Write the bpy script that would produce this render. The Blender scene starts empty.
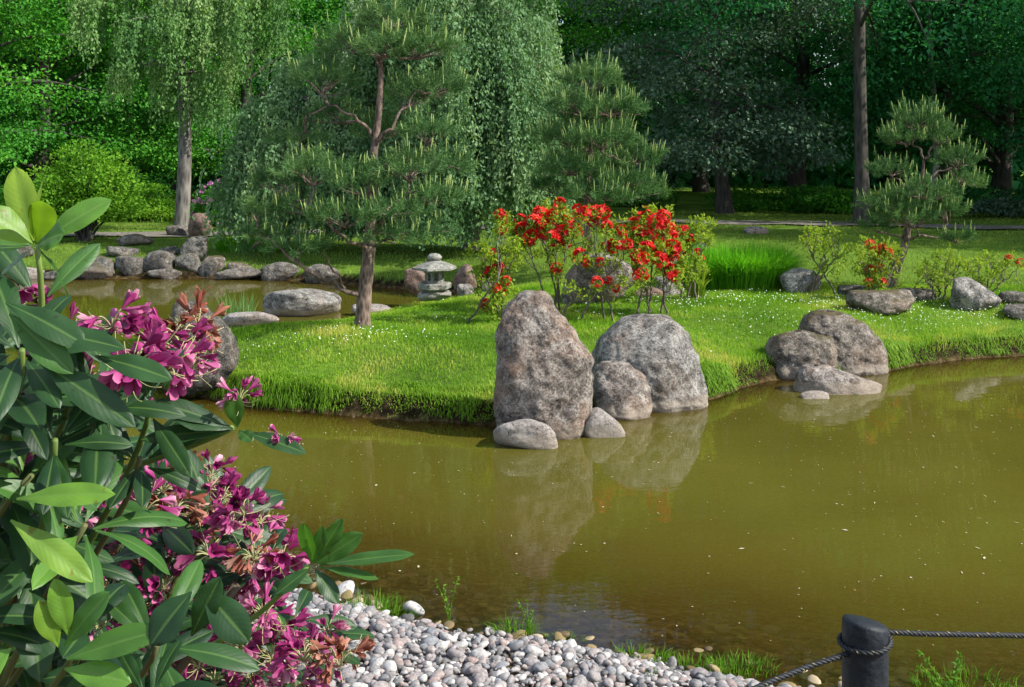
import bpy, math, random
import numpy as np
from mathutils import Vector, noise as mnoise

# ---------------------------------------------------------------- camera, world, sun, exposure
S = bpy.context.scene
COL = S.collection
F = 1100.0; W0, H0 = 1024, 687
CAMZ = 2.0; HOR = 150.0
PITCH = 0.0          # level camera with a lowered frame (vertical lens shift), as the upright trunks and post show
cam_d = bpy.data.cameras.new('camera'); cam = bpy.data.objects.new('camera', cam_d); COL.objects.link(cam)
cam.location = (0, 0, CAMZ); cam.rotation_euler = (math.pi/2 - PITCH, 0, 0)
cam_d.shift_y = -(H0/2 - HOR)/W0; cam_d.sensor_width = 36; cam_d.lens = 36*F/W0; cam_d.clip_start = 0.05; cam_d.clip_end = 2000
S.camera = cam
SUN = np.array([0.80, -0.24, 0.72]); SUN /= np.linalg.norm(SUN)
wd = bpy.data.worlds.new('World'); S.world = wd; wd.use_nodes = True
nt = wd.node_tree; nt.nodes.clear()
sk = nt.nodes.new('ShaderNodeTexSky'); sk.sky_type = 'NISHITA'; sk.sun_disc = False
sk.sun_elevation = math.asin(SUN[2]); sk.sun_rotation = math.atan2(SUN[0], SUN[1])
bg = nt.nodes.new('ShaderNodeBackground'); bg.inputs[1].default_value = 0.135
wo = nt.nodes.new('ShaderNodeOutputWorld')
wtc = nt.nodes.new('ShaderNodeTexCoord'); wmp = nt.nodes.new('ShaderNodeMapping'); wmp.inputs['Scale'].default_value = (1, 1, 2.4)
wnz = nt.nodes.new('ShaderNodeTexNoise'); wnz.inputs['Scale'].default_value = 3.2; wnz.inputs['Detail'].default_value = 7; wnz.inputs['Roughness'].default_value = .6
wrp = nt.nodes.new('ShaderNodeValToRGB'); wrp.color_ramp.elements[0].position = .50; wrp.color_ramp.elements[1].position = .62
wmx = nt.nodes.new('ShaderNodeMix'); wmx.data_type = 'RGBA'; wmx.inputs[7].default_value = (6.5, 6.8, 7.3, 1)
nt.links.new(wtc.outputs['Generated'], wmp.inputs[0]); nt.links.new(wmp.outputs[0], wnz.inputs['Vector']); nt.links.new(wnz.outputs[0], wrp.inputs[0])
nt.links.new(wrp.outputs[0], wmx.inputs[0]); nt.links.new(sk.outputs[0], wmx.inputs[6]); nt.links.new(wmx.outputs[2], bg.inputs[0]); nt.links.new(bg.outputs[0], wo.inputs[0])
sl = bpy.data.lights.new('sun', 'SUN'); sl.energy = 4.6; sl.angle = math.radians(0.53); sl.color = (1.0, 0.95, 0.86)
so = bpy.data.objects.new('sun', sl); COL.objects.link(so)
so.rotation_euler = Vector(SUN).to_track_quat('Z', 'Y').to_euler()
S.view_settings.view_transform = 'Standard'; S.view_settings.look = 'None'
S.view_settings.gamma = 1; S.view_settings.use_curve_mapping = False
S.view_settings.exposure = 0.75
S.render.engine = 'CYCLES'
S.cycles.max_bounces = 7; S.cycles.transparent_max_bounces = 12; S.cycles.diffuse_bounces = 3
S.cycles.glossy_bounces = 3; S.cycles.transmission_bounces = 4

rng = np.random.default_rng(11); random.seed(11)

# ---------------------------------------------------------------- pixel <-> world
cp, sp = math.cos(PITCH), math.sin(PITCH)
def ray(px, py):
    x = (px - W0/2)/F; u = (HOR - py)/F
    return np.array([x, cp + u*sp, -sp + u*cp])
def at(px, py, Y):
    d = ray(px, py); t = Y/d[1]
    return np.array([0, 0, CAMZ]) + d*t
def onz(px, py, z=0.0):
    d = ray(px, py); t = (z - CAMZ)/d[2]
    return np.array([0, 0, CAMZ]) + d*t
def mpp(Y): return Y/F            # metres per pixel, close enough

# ---------------------------------------------------------------- tagging helpers
def tag(o, label=None, cat=None, group=None, kind=None):
    if label: o['label'] = label
    if cat: o['category'] = cat
    if group: o['group'] = group
    if kind: o['kind'] = kind
    return o
def empty(name, loc, rz=0):
    o = bpy.data.objects.new(name, None); COL.objects.link(o)
    o.location = [float(v) for v in loc]; o.rotation_euler = (0, 0, rz); o.empty_display_size = .2
    return o

class MB:
    def __init__(s): s.v = []; s.f = []; s.n = 0; s.r = []
    def add(s, v, f, r=None):
        v = np.asarray(v, float).reshape(-1, 3)
        s.v.append(v)
        s.r.append(np.full(len(v), rng.random()) if r is None else np.broadcast_to(np.asarray(r, float), (len(v),)))
        fs = f if isinstance(f, (list, tuple)) and len(f) and isinstance(f[0], np.ndarray) and f[0].ndim == 2 else [np.asarray(f, int)]
        for a in fs: s.f.append(np.asarray(a, int) + s.n)
        s.n += len(v)
        return s
    def tube(s, pts, rad, seg=7, r=None, cap=True):
        pts = np.asarray(pts, float); n = len(pts)
        rad = np.broadcast_to(np.asarray(rad, float), (n,))
        t = np.gradient(pts, axis=0); t /= np.linalg.norm(t, axis=1)[:, None] + 1e-9
        ref = np.array([0, 0, 1.0]) if abs(t[0][2]) < .9 else np.array([1.0, 0, 0])
        a = np.linspace(0, 2*np.pi, seg, endpoint=False)
        V = []
        u = np.cross(t[0], ref); u /= np.linalg.norm(u)
        for i in range(n):
            u = u - t[i]*np.dot(u, t[i]); u /= np.linalg.norm(u) + 1e-9
            w = np.cross(t[i], u)
            V.append(pts[i] + rad[i]*(np.cos(a)[:, None]*u + np.sin(a)[:, None]*w))
        V = np.concatenate(V)
        k = np.arange(seg); k2 = (k+1) % seg
        Fq = np.concatenate([np.stack([i*seg+k, i*seg+k2, (i+1)*seg+k2, (i+1)*seg+k], 1) for i in range(n-1)])
        s.add(V, Fq, r)
        if cap:
            base = s.n - len(V)
            s.v.append(pts[-1][None]); s.r.append(np.array([s.r[-1][0]])); s.n += 1
            s.f.append(np.stack([base+(n-1)*seg+k, base+(n-1)*seg+k2, np.full(seg, s.n-1)], 1))
        return s
    def build(s, name, mat, parent=None, smooth=True, loc=None):
        V = np.concatenate(s.v); R = np.concatenate(s.r)
        if loc is not None: V = V - np.asarray(loc, float)
        me = mesh_from(name, V, s.f, R, smooth); me.materials.append(mat)
        o = bpy.data.objects.new(name, me); COL.objects.link(o)
        if parent is not None:
            o.parent = parent
        if loc is not None and parent is None: o.location = [float(v) for v in loc]
        return o

def mesh_from(name, V, faces, R=None, smooth=True):
    me = bpy.data.meshes.new(name)
    me.vertices.add(len(V)); me.vertices.foreach_set('co', V.astype(np.float32).ravel())
    li = np.concatenate([f.ravel() for f in faces]); tot = np.concatenate([np.full(len(f), f.shape[1]) for f in faces])
    me.loops.add(len(li)); me.loops.foreach_set('vertex_index', li.astype(np.int32))
    st = np.concatenate([[0], np.cumsum(tot)[:-1]])
    me.polygons.add(len(tot)); me.polygons.foreach_set('loop_start', st.astype(np.int32))
    me.polygons.foreach_set('use_smooth', np.full(len(tot), smooth))
    me.update(calc_edges=True); me.validate()
    if R is not None:
        a = me.attributes.new('rnd', 'FLOAT', 'POINT'); a.data.foreach_set('value', R.astype(np.float32))
    return me

def unit(v): return v/(np.linalg.norm(v, axis=-1, keepdims=True) + 1e-9)
def rhombs(mb, P, D, N, L, Wd, r=None, bend=0.25):
    """leaf shaped faces: centre base P, direction D, side = N x D, length L, half width Wd"""
    n = len(P); D = unit(D); Sd = unit(np.cross(N, D))
    L = np.broadcast_to(L, (n,))[:, None]; Wd = np.broadcast_to(Wd, (n,))[:, None]
    up = unit(np.cross(D, Sd))
    V = np.stack([P, P + D*L*.45 + Sd*Wd + up*L*bend*.3, P + D*L - up*L*bend*.2, P + D*L*.45 - Sd*Wd + up*L*bend*.3], 1).reshape(-1, 3)
    k = np.arange(n)[:, None]*4
    r = rng.random(n) if r is None else r
    mb.add(V, k + np.array([[0, 1, 2, 3]]), np.repeat(r, 4))
def blades(mb, P, Hh, Wd, D, lean, r=None):
    n = len(P); Hh = np.broadcast_to(Hh, (n,))[:, None]; Wd = np.broadcast_to(Wd, (n,))[:, None]
    lean = np.broadcast_to(lean, (n,))[:, None]
    D = unit(D); Sd = np.stack([-D[:, 1], D[:, 0], np.zeros(n)], 1)
    a = rng.random(n)*np.pi; Sd = unit(Sd*np.cos(a)[:, None] + D*np.sin(a)[:, None])
    Z = np.array([0, 0, 1.0])
    m = P + Z*Hh*.55*(1-.1*np.abs(lean)) + D*Hh*.22*lean
    t = P + Z*Hh*(1-.45*np.abs(lean)) + D*Hh*.8*lean
    V = np.stack([P - Sd*Wd, P + Sd*Wd, m + Sd*Wd*.8, m - Sd*Wd*.8, t], 1).reshape(-1, 3)
    k = np.arange(n)[:, None]*5
    r = rng.random(n) if r is None else r
    mb.add(V, [k + np.array([[0, 1, 2, 3]]), k + np.array([[3, 2, 4]])], np.repeat(r, 5))
def rdir(n):
    v = rng.normal(size=(n, 3)); return unit(v)

# ---------------------------------------------------------------- materials
def newmat(name):
    m = bpy.data.materials.new(name); m.use_nodes = True
    t = m.node_tree; t.nodes.clear()
    out = t.nodes.new('ShaderNodeOutputMaterial')
    def N(ty, **kw):
        n = t.nodes.new(ty)
        for k, v in kw.items():
            if k.startswith('i_'):
                key = k[2:]; key = int(key) if key.isdigit() else key.replace('_', ' ')
                n.inputs[key].default_value = v
            else: setattr(n, k, v)
        return n
    return m, t, N, t.links.new, out
def ramp(N, stops, interp='LINEAR'):
    r = N('ShaderNodeValToRGB'); r.color_ramp.interpolation = interp
    e = r.color_ramp.elements
    while len(e) < len(stops): e.new(.5)
    for i, (p, c) in enumerate(stops):
        e[i].position = p; e[i].color = (*c, 1) if len(c) == 3 else c
    return r
def leafmat(name, c0, c1, c2=None, trans=.35, rough=.6, spec=.14, nscale=1.2, tcol=None, amp=1.2):
    m, t, N, L, out = newmat(name)
    at_ = N('ShaderNodeAttribute', attribute_name='rnd')
    tc = N('ShaderNodeTexCoord'); nz = N('ShaderNodeTexNoise', i_Scale=nscale, i_Detail=3.0)
    L(tc.outputs['Object'], nz.inputs['Vector'])
    mx = N('ShaderNodeMath', operation='MULTIPLY_ADD'); L(at_.outputs['Fac'], mx.inputs[0]); mx.inputs[1].default_value = .6
    ml = N('ShaderNodeMath', operation='MULTIPLY_ADD'); L(nz.outputs['Fac'], ml.inputs[0]); ml.inputs[1].default_value = amp; ml.inputs[2].default_value = .2-amp/2
    L(ml.outputs[0], mx.inputs[2])
    st = [(0.05, c0), (.6, c1), (1, c2 or c1)]
    r = ramp(N, st); L(mx.outputs[0], r.inputs[0])
    p = N('ShaderNodeBsdfPrincipled', i_Roughness=rough); p.inputs['Specular IOR Level'].default_value = spec
    L(r.outputs[0], p.inputs['Base Color'])
    tr = N('ShaderNodeBsdfTranslucent')
    hs = N('ShaderNodeMix', data_type='RGBA', blend_type='MULTIPLY'); hs.inputs[0].default_value = 1
    L(r.outputs[0], hs.inputs[6]); hs.inputs[7].default_value = tcol or (1.25, 1.35, .5, 1)
    L(hs.outputs[2], tr.inputs['Color'])
    ms = N('ShaderNodeMixShader'); ms.inputs[0].default_value = trans
    L(p.outputs[0], ms.inputs[1]); L(tr.outputs[0], ms.inputs[2]); L(ms.outputs[0], out.inputs[0])
    return m
def barkmat(name, c0, c1, scale=8, zs=.25, bump=.6):
    m, t, N, L, out = newmat(name)
    tc = N('ShaderNodeTexCoord'); mp = N('ShaderNodeMapping'); mp.inputs['Scale'].default_value = (1, 1, zs)
    L(tc.outputs['Object'], mp.inputs[0])
    nz = N('ShaderNodeTexNoise', i_Scale=scale, i_Detail=6.0, i_Roughness=.65); L(mp.outputs[0], nz.inputs['Vector'])
    vo = N('ShaderNodeTexVoronoi', i_Scale=scale*1.6); L(mp.outputs[0], vo.inputs['Vector'])
    ad = N('ShaderNodeMath', operation='MULTIPLY'); L(nz.outputs[0], ad.inputs[0]); L(vo.outputs['Distance'], ad.inputs[1])
    r = ramp(N, [(.05, c0), (.42, c1)]); L(ad.outputs[0], r.inputs[0])
    b = N('ShaderNodeBump', i_Strength=bump, i_Distance=.02); L(ad.outputs[0], b.inputs['Height'])
    p = N('ShaderNodeBsdfPrincipled', i_Roughness=.9); L(r.outputs[0], p.inputs['Base Color']); L(b.outputs[0], p.inputs['Normal'])
    L(p.outputs[0], out.inputs[0]); return m
def rockmat(name, dark, mid, light, warm=(.33, .22, .15), lichen=.5, moss=0.0, waterline=False, warmth=.35):
    m, t, N, L, out = newmat(name)
    tc = N('ShaderNodeTexCoord')
    def nz(scale, det=6.0, rough=.6):
        n = N('ShaderNodeTexNoise', i_Scale=scale, i_Detail=det, i_Roughness=rough); L(tc.outputs['Object'], n.inputs['Vector']); return n
    big = nz(3.2, 5, .6); fine = nz(62, 6, .8); med = nz(11, 8, .7)
    ad = N('ShaderNodeMath', operation='MULTIPLY_ADD'); L(fine.outputs[0], ad.inputs[0]); ad.inputs[1].default_value = .85; L(med.outputs[0], ad.inputs[2])
    sc = N('ShaderNodeMath', operation='MULTIPLY'); L(ad.outputs[0], sc.inputs[0]); sc.inputs[1].default_value = .54
    r = ramp(N, [(.425, dark), (.5, mid), (.575, light)]); L(sc.outputs[0], r.inputs[0])
    # warm iron coloured faces
    wr = ramp(N, [(.48, (0, 0, 0)), (.66, (1, 1, 1))]); L(big.outputs[0], wr.inputs[0])
    wm = N('ShaderNodeMath', operation='MULTIPLY'); L(wr.outputs[0], wm.inputs[0]); wm.inputs[1].default_value = warmth*2
    m1 = N('ShaderNodeMix', data_type='RGBA'); L(wm.outputs[0], m1.inputs[0]); L(r.outputs[0], m1.inputs[6])
    wc = N('ShaderNodeMix', data_type='RGBA', blend_type='MIX'); wc.inputs[0].default_value = .6; L(r.outputs[0], wc.inputs[6]); wc.inputs[7].default_value = (*warm, 1); L(wc.outputs[2], m1.inputs[7])
    col = m1.outputs[2]
    # lichen: pale crusty patches and black specks
    vo = nz(27, 5, .85); lr = ramp(N, [(.56, (0, 0, 0)), (.61, (1, 1, 1))]); L(vo.outputs[0], lr.inputs[0])
    lm = N('ShaderNodeMath', operation='MULTIPLY'); L(lr.outputs[0], lm.inputs[0]); lm.inputs[1].default_value = lichen
    m2 = N('ShaderNodeMix', data_type='RGBA'); L(lm.outputs[0], m2.inputs[0]); L(col, m2.inputs[6]); m2.inputs[7].default_value = (.46, .46, .42, 1); col = m2.outputs[2]
    bs = nz(48, 4, .7); br = ramp(N, [(.37, (1, 1, 1)), (.44, (0, 0, 0))]); L(bs.outputs[0], br.inputs[0])
    bm = N('ShaderNodeMath', operation='MULTIPLY'); L(br.outputs[0], bm.inputs[0]); bm.inputs[1].default_value = .75
    m3 = N('ShaderNodeMix', data_type='RGBA'); L(bm.outputs[0], m3.inputs[0]); L(col, m3.inputs[6]); m3.inputs[7].default_value = (.035, .035, .03, 1); col = m3.outputs[2]
    if moss > 0:
        ge = N('ShaderNodeNewGeometry'); sx = N('ShaderNodeSeparateXYZ'); L(ge.outputs['Normal'], sx.inputs[0])
        mm = N('ShaderNodeMath', operation='MULTIPLY_ADD'); L(big.outputs[0], mm.inputs[0]); mm.inputs[1].default_value = 2.0; L(sx.outputs['Z'], mm.inputs[2])
        mr = ramp(N, [(0, (0, 0, 0)), (1, (1, 1, 1))]); mr.color_ramp.elements[0].position = .86; mr.color_ramp.elements[1].position = .99
        m0 = N('ShaderNodeMath', operation='MULTIPLY'); L(mm.outputs[0], m0.inputs[0]); m0.inputs[1].default_value = .5; L(m0.outputs[0], mr.inputs[0])
        mmm = N('ShaderNodeMath', operation='MULTIPLY'); L(mr.outputs[0], mmm.inputs[0]); mmm.inputs[1].default_value = moss
        m4 = N('ShaderNodeMix', data_type='RGBA'); L(mmm.outputs[0], m4.inputs[0]); L(col, m4.inputs[6]); m4.inputs[7].default_value = (.09, .075, .025, 1); col = m4.outputs[2]
    if waterline:
        ge = N('ShaderNodeNewGeometry'); sx = N('ShaderNodeSeparateXYZ'); L(ge.outputs['Position'], sx.inputs[0])
        w2 = N('ShaderNodeMath', operation='MULTIPLY_ADD'); L(med.outputs[0], w2.inputs[0]); w2.inputs[1].default_value = -.05; L(sx.outputs['Z'], w2.inputs[2])
        w3 = N('ShaderNodeMapRange'); L(w2.outputs[0], w3.inputs[0])
        w3.inputs[1].default_value = .075; w3.inputs[2].default_value = .05
        m5 = N('ShaderNodeMix', data_type='RGBA'); wf = N('ShaderNodeMath', operation='MULTIPLY'); L(w3.outputs[0], wf.inputs[0]); wf.inputs[1].default_value = .6
        L(wf.outputs[0], m5.inputs[0]); L(col, m5.inputs[6]); m5.inputs[7].default_value = (.4, .34, .27, 1); col = m5.outputs[2]
    b1 = N('ShaderNodeBump', i_Strength=1.0, i_Distance=.055); L(med.outputs[0], b1.inputs['Height'])
    b2 = N('ShaderNodeBump', i_Strength=1.0, i_Distance=.014); L(fine.outputs[0], b2.inputs['Height']); L(b1.outputs[0], b2.inputs['Normal'])
    p = N('ShaderNodeBsdfPrincipled', i_Roughness=.85); L(col, p.inputs['Base Color']); L(b2.outputs[0], p.inputs['Normal'])
    p.inputs['Specular IOR Level'].default_value = .3
    L(p.outputs[0], out.inputs[0]); return m
def plain(name, c, rough=.6, spec=.4, bump=0, scale=60, c2=None):
    m, t, N, L, out = newmat(name)
    tc = N('ShaderNodeTexCoord'); nz = N('ShaderNodeTexNoise', i_Scale=scale, i_Detail=5.0); L(tc.outputs['Object'], nz.inputs['Vector'])
    r = ramp(N, [(.35, c), (.65, c2 or tuple(x*1.35 for x in c))]); L(nz.outputs[0], r.inputs[0])
    p = N('ShaderNodeBsdfPrincipled', i_Roughness=rough); p.inputs['Specular IOR Level'].default_value = spec
    L(r.outputs[0], p.inputs['Base Color'])
    if bump:
        b = N('ShaderNodeBump', i_Strength=bump, i_Distance=.004); L(nz.outputs[0], b.inputs['Height']); L(b.outputs[0], p.inputs['Normal'])
    L(p.outputs[0], out.inputs[0]); return m
def rndmat(name, stops, rough=.6, spec=.4, trans=0, bump=0):
    m, t, N, L, out = newmat(name)
    a = N('ShaderNodeAttribute', attribute_name='rnd'); r = ramp(N, stops); L(a.outputs['Fac'], r.inputs[0])
    p = N('ShaderNodeBsdfPrincipled', i_Roughness=rough); p.inputs['Specular IOR Level'].default_value = spec
    col = r.outputs[0]
    if bump:
        tc = N('ShaderNodeTexCoord'); nz = N('ShaderNodeTexNoise', i_Scale=90.0, i_Detail=4.0); L(tc.outputs['Object'], nz.inputs['Vector'])
        mr = ramp(N, [(.3, (.6, .6, .6)), (.7, (1.25, 1.25, 1.25))]); L(nz.outputs[0], mr.inputs[0])
        mm = N('ShaderNodeMix', data_type='RGBA', blend_type='MULTIPLY'); mm.inputs[0].default_value = 1; L(col, mm.inputs[6]); L(mr.outputs[0], mm.inputs[7]); col = mm.outputs[2]
        b = N('ShaderNodeBump', i_Strength=bump, i_Distance=.003); L(nz.outputs[0], b.inputs['Height']); L(b.outputs[0], p.inputs['Normal'])
    L(col, p.inputs['Base Color']); sh = p.outputs[0]
    if trans:
        tr = N('ShaderNodeBsdfTranslucent'); L(col, tr.inputs[0]); ms = N('ShaderNodeMixShader'); ms.inputs[0].default_value = trans
        L(sh, ms.inputs[1]); L(tr.outputs[0], ms.inputs[2]); sh = ms.outputs[0]
    L(sh, out.inputs[0]); return m

# ---------------------------------------------------------------- terrain
def wpoly(pts): return np.array([onz(x, y)[:2] for x, y in pts])
NEAR = wpoly([(-900, 552), (0, 578), (250, 592), (330, 600), (400, 619), (450, 633), (520, 643), (600, 655), (680, 671), (750, 685), (830, 699), (900, 712), (1100, 735), (1500, 790)])
NEAR = np.concatenate([NEAR, [[12, 2.2], [40, 1], [40, -30], [-40, -30], [-40, 6]]])
front = wpoly([(150, 384), (190, 396), (230, 404), (270, 409), (340, 416), (420, 421), (470, 424), (540, 425), (620, 415), (700, 402), (745, 388), (775, 381), (840, 376), (885, 371), (930, 364), (980, 358), (1040, 354), (1150, 350), (1400, 348)])
backd = [(540, 15.6), (490, 14.6), (450, 13.7), (400, 12.9), (350, 12.0), (300, 11.5), (240, 11.2), (180, 10.8), (150, 10.2)]
back = np.array([[(px-512)/F*d, d] for px, d in backd])
ISL = np.concatenate([front, [[14, 11], [16, 30], [0.2, 30], [0.3, 17]], back])
shore = wpoly([(-900, 276), (-300, 277), (0, 277), (60, 279), (200, 278), (270, 279), (330, 283), (400, 289), (480, 293), (530, 297)])
MAIN = np.concatenate([shore, [[1.2, 14.6], [16, 14.0], [60, 14], [400, 20], [400, 600], [-400, 600], [-400, 22]]])
def sdf(P, poly):
    P = P[:, None, :]; A = poly[None]; B = np.roll(poly, -1, 0)[None]
    ab = B - A; t = np.clip(((P-A)*ab).sum(-1)/((ab**2).sum(-1)+1e-12), 0, 1)
    d = np.sqrt((((P - A) - ab*t[..., None])**2).sum(-1)).min(1)
    x, y = P[..., 0], P[..., 1]
    c = ((A[..., 1] > y) != (B[..., 1] > y)) & (x < (B[..., 0]-A[..., 0])*(y-A[..., 1])/(B[..., 1]-A[..., 1]+1e-12) + A[..., 0])
    return np.where(c.sum(1) % 2 == 1, d, -d)
def sm(a, b, x):
    t = np.clip((x-a)/(b-a), 0, 1); return t*t*(3-2*t)
def wob(x, y, s, a): return a*(np.sin(x*s+1.3*np.sin(y*s*.7))*np.cos(y*s*1.13+.8*np.sin(x*s*.9)))
def terr(P, parts=False):
    P = np.asarray(P, float).reshape(-1, 2)
    out = []
    for i in range(0, len(P), 20000):
        Q = P[i:i+20000]; x, y = Q[:, 0], Q[:, 1]
        w = wob(x, y, 5.3, .035) + wob(x, y, 13.1, .015)
        dn = sdf(Q, NEAR) + w; di = sdf(Q, ISL) + w; dm = sdf(Q, MAIN) + w
        zn = np.where(dn > 0, .16*sm(0, .45, dn) + .18*sm(.3, 2.5, dn), np.maximum(-.6, dn*.09*(1+.9*np.clip(-dn, 0, 2))))
        und = wob(x, y, 1.7, .02) + wob(x, y, 4.1, .008)
        zi = np.where(di > 0, (.17)*sm(0, .10, di) + (.20 + und)*sm(.03, 1.3, di), np.maximum(-.6, di*.9))
        zm = np.where(dm > 0, .13*sm(0, .15, dm) + (.17+und*.6)*sm(.1, 1.6, dm), np.maximum(-.6, dm*.6))
        z = np.maximum(np.maximum(zn, zi), zm)
        k = np.where(z < 0, 0, np.where((zn >= zi) & (zn >= zm), 1, np.where(zi >= zm, 2, 3)))
        out.append(np.stack([z, k, np.maximum(di, dm), dn], 1))
    o = np.concatenate(out)
    return o if parts else o[:, 0]
def hz(x, y): return float(terr([[x, y]])[0])
def hit(px, py, water=True):
    d = ray(px, py); o = np.array([0, 0, CAMZ])
    ts = np.linspace(1.5, 60, 2400); Q = o + d*ts[:, None]
    h = terr(Q[:, :2]); h = np.maximum(h, 0) if water else h
    i = np.argmax(Q[:, 2] < h)
    if Q[i, 2] >= h[i]: return onz(px, py, .3)
    return Q[i]

xs = np.concatenate([-np.geomspace(400, 9.5, 34), np.arange(-9.4, 9.4, .085), np.geomspace(9.5, 400, 34)])
ys = np.concatenate([-np.geomspace(60, 1, 12), np.arange(-.9, 3, .3), np.arange(3, 18.5, .075), np.geomspace(18.6, 600, 60)])
X, Y = np.meshgrid(xs, ys); TP = np.stack([X.ravel(), Y.ravel()], 1)
TT = terr(TP, True)
# only the pond's own basin may lie below the water: close the pond far to the left and right
zz = TT[:, 0].copy()
nx, ny = len(xs), len(ys)
i = np.arange((ny-1)*(nx-1)); r_, c_ = i//(nx-1), i % (nx-1)
q = np.stack([r_*nx+c_, r_*nx+c_+1, (r_+1)*nx+c_+1, (r_+1)*nx+c_], 1)

m, t, N, L, out = newmat('ground_mat')
tc = N('ShaderNodeTexCoord'); zo = N('ShaderNodeAttribute', attribute_name='rnd')
ge = N('ShaderNodeNewGeometry'); sx = N('ShaderNodeSeparateXYZ'); L(ge.outputs['Position'], sx.inputs[0])
n1 = N('ShaderNodeTexNoise', i_Scale=14.0, i_Detail=8.0, i_Roughness=.7); L(tc.outputs['Object'], n1.inputs['Vector'])
n2 = N('ShaderNodeTexNoise', i_Scale=.9, i_Detail=4.0); L(tc.outputs['Object'], n2.inputs['Vector'])
mud = ramp(N, [(.38, (.04, .026, .010)), (.5, (.13, .085, .03)), (.66, (.32, .24, .11))]); L(n1.outputs[0], mud.inputs[0])
gr1 = ramp(N, [(.3, (.06, .12, .014)), (.7, (.13, .23, .03))]); L(n1.outputs[0], gr1.inputs[0])
gr2 = ramp(N, [(.35, (.6, .6, .6)), (.7, (1.25, 1.2, 1.0))]); L(n2.outputs[0], gr2.inputs[0])
gg = N('ShaderNodeMix', data_type='RGBA', blend_type='MULTIPLY'); gg.inputs[0].default_value = 1; L(gr1.outputs[0], gg.inputs[6]); L(gr2.outputs[0], gg.inputs[7])
dz = N('ShaderNodeMapRange'); L(sx.outputs['Z'], dz.inputs[0]); dz.inputs[1].default_value = 0.0; dz.inputs[2].default_value = .05; dz.inputs[3].default_value = 1.0; dz.inputs[4].default_value = .32
ny_ = N('ShaderNodeMapRange'); L(sx.outputs['Y'], ny_.inputs[0]); ny_.inputs[1].default_value = 5.9; ny_.inputs[2].default_value = 6.9; ny_.inputs[3].default_value = 2.0; ny_.inputs[4].default_value = .42
zz_ = N('ShaderNodeMath', operation='MULTIPLY'); L(dz.outputs[0], zz_.inputs[0]); L(ny_.outputs[0], zz_.inputs[1])
md = N('ShaderNodeMix', data_type='RGBA', blend_type='MULTIPLY'); md.inputs[0].default_value = 1; L(mud.outputs[0], md.inputs[6]); L(zz_.outputs[0], md.inputs[7])
mg = N('ShaderNodeMix', data_type='RGBA'); L(zo.outputs['Fac'], mg.inputs[0]); L(md.outputs[2], mg.inputs[6]); L(gg.outputs[2], mg.inputs[7])
bp = N('ShaderNodeBump', i_Strength=.8, i_Distance=.03); L(n1.outputs[0], bp.inputs['Height'])
p = N('ShaderNodeBsdfPrincipled', i_Roughness=.95); p.inputs['Specular IOR Level'].default_value = .1
L(mg.outputs[2], p.inputs['Base Color']); L(bp.outputs[0], p.inputs['Normal']); L(p.outputs[0], out.inputs[0])
GROUND = m
grassy = np.where((TT[:, 1] >= 2) & (TT[:, 2] > .13), 1.0, 0.0)
me = mesh_from('ground', np.stack([TP[:, 0], TP[:, 1], zz], 1), [q], grassy); me.materials.append(GROUND)
go = bpy.data.objects.new('ground', me); COL.objects.link(go); tag(go, kind='structure')

# ---------------------------------------------------------------- water
m, t, N, L, out = newmat('pond_water')
tc = N('ShaderNodeTexCoord'); de = N('ShaderNodeAttribute', attribute_name='rnd')
mp = N('ShaderNodeMapping'); mp.inputs['Scale'].default_value = (1, 2.2, 1); L(tc.outputs['Object'], mp.inputs[0])
w1 = N('ShaderNodeTexNoise', i_Scale=2.6, i_Detail=3.0, i_Roughness=.5); L(mp.outputs[0], w1.inputs['Vector'])
w2 = N('ShaderNodeTexNoise', i_Scale=17.0, i_Detail=2.0); L(mp.outputs[0], w2.inputs['Vector'])
wa = N('ShaderNodeMath', operation='MULTIPLY_ADD'); L(w2.outputs[0], wa.inputs[0]); wa.inputs[1].default_value = .10; L(w1.outputs[0], wa.inputs[2])
bp = N('ShaderNodeBump', i_Strength=.07, i_Distance=.02); L(wa.outputs[0], bp.inputs['Height'])
fr = N('ShaderNodeFresnel', i_IOR=1.5); L(bp.outputs[0], fr.inputs['Normal'])
gl = N('ShaderNodeBsdfGlossy', i_Roughness=.015); L(bp.outputs[0], gl.inputs['Normal'])
c1 = N('ShaderNodeTexNoise', i_Scale=.8, i_Detail=4.0); L(tc.outputs['Object'], c1.inputs['Vector'])
cr = ramp(N, [(.3, (.076, .071, .009)), (.7, (.100, .092, .013))]); L(c1.outputs[0], cr.inputs[0])
sh_ = ramp(N, [(0, (.21, .12, .012)), (.75, (.20, .13, .008)), (1, (1, 1, 1))]); 
df = N('ShaderNodeBsdfDiffuse'); 
mxw = N('ShaderNodeMix', data_type='RGBA'); L(de.outputs['Fac'], mxw.inputs[0]); mxw.inputs[6].default_value = (.12, .070, .010, 1); L(cr.outputs[0], mxw.inputs[7])
L(mxw.outputs[2], df.inputs[0])
tp = N('ShaderNodeBsdfTransparent'); tp.inputs[0].default_value = (.98, .90, .62, 1)
bo = N('ShaderNodeMixShader'); L(de.outputs['Fac'], bo.inputs[0]); L(tp.outputs[0], bo.inputs[1]); L(df.outputs[0], bo.inputs[2])
fm = N('ShaderNodeMixShader'); L(fr.outputs[0], fm.inputs[0]); L(bo.outputs[0], fm.inputs[1]); L(gl.outputs[0], fm.inputs[2])
L(fm.outputs[0], out.inputs[0]); WATER = m
wx = np.concatenate([np.linspace(-120, -12, 12), np.arange(-11.8, 11.8, .16), np.linspace(12, 120, 12)])
wy = np.arange(1.2, 22, .12)
X, Y = np.meshgrid(wx, wy); WP = np.stack([X.ravel(), Y.ravel()], 1); wz = terr(WP)
op = 1 - np.exp(np.minimum(wz, 0)/.17)
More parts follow.
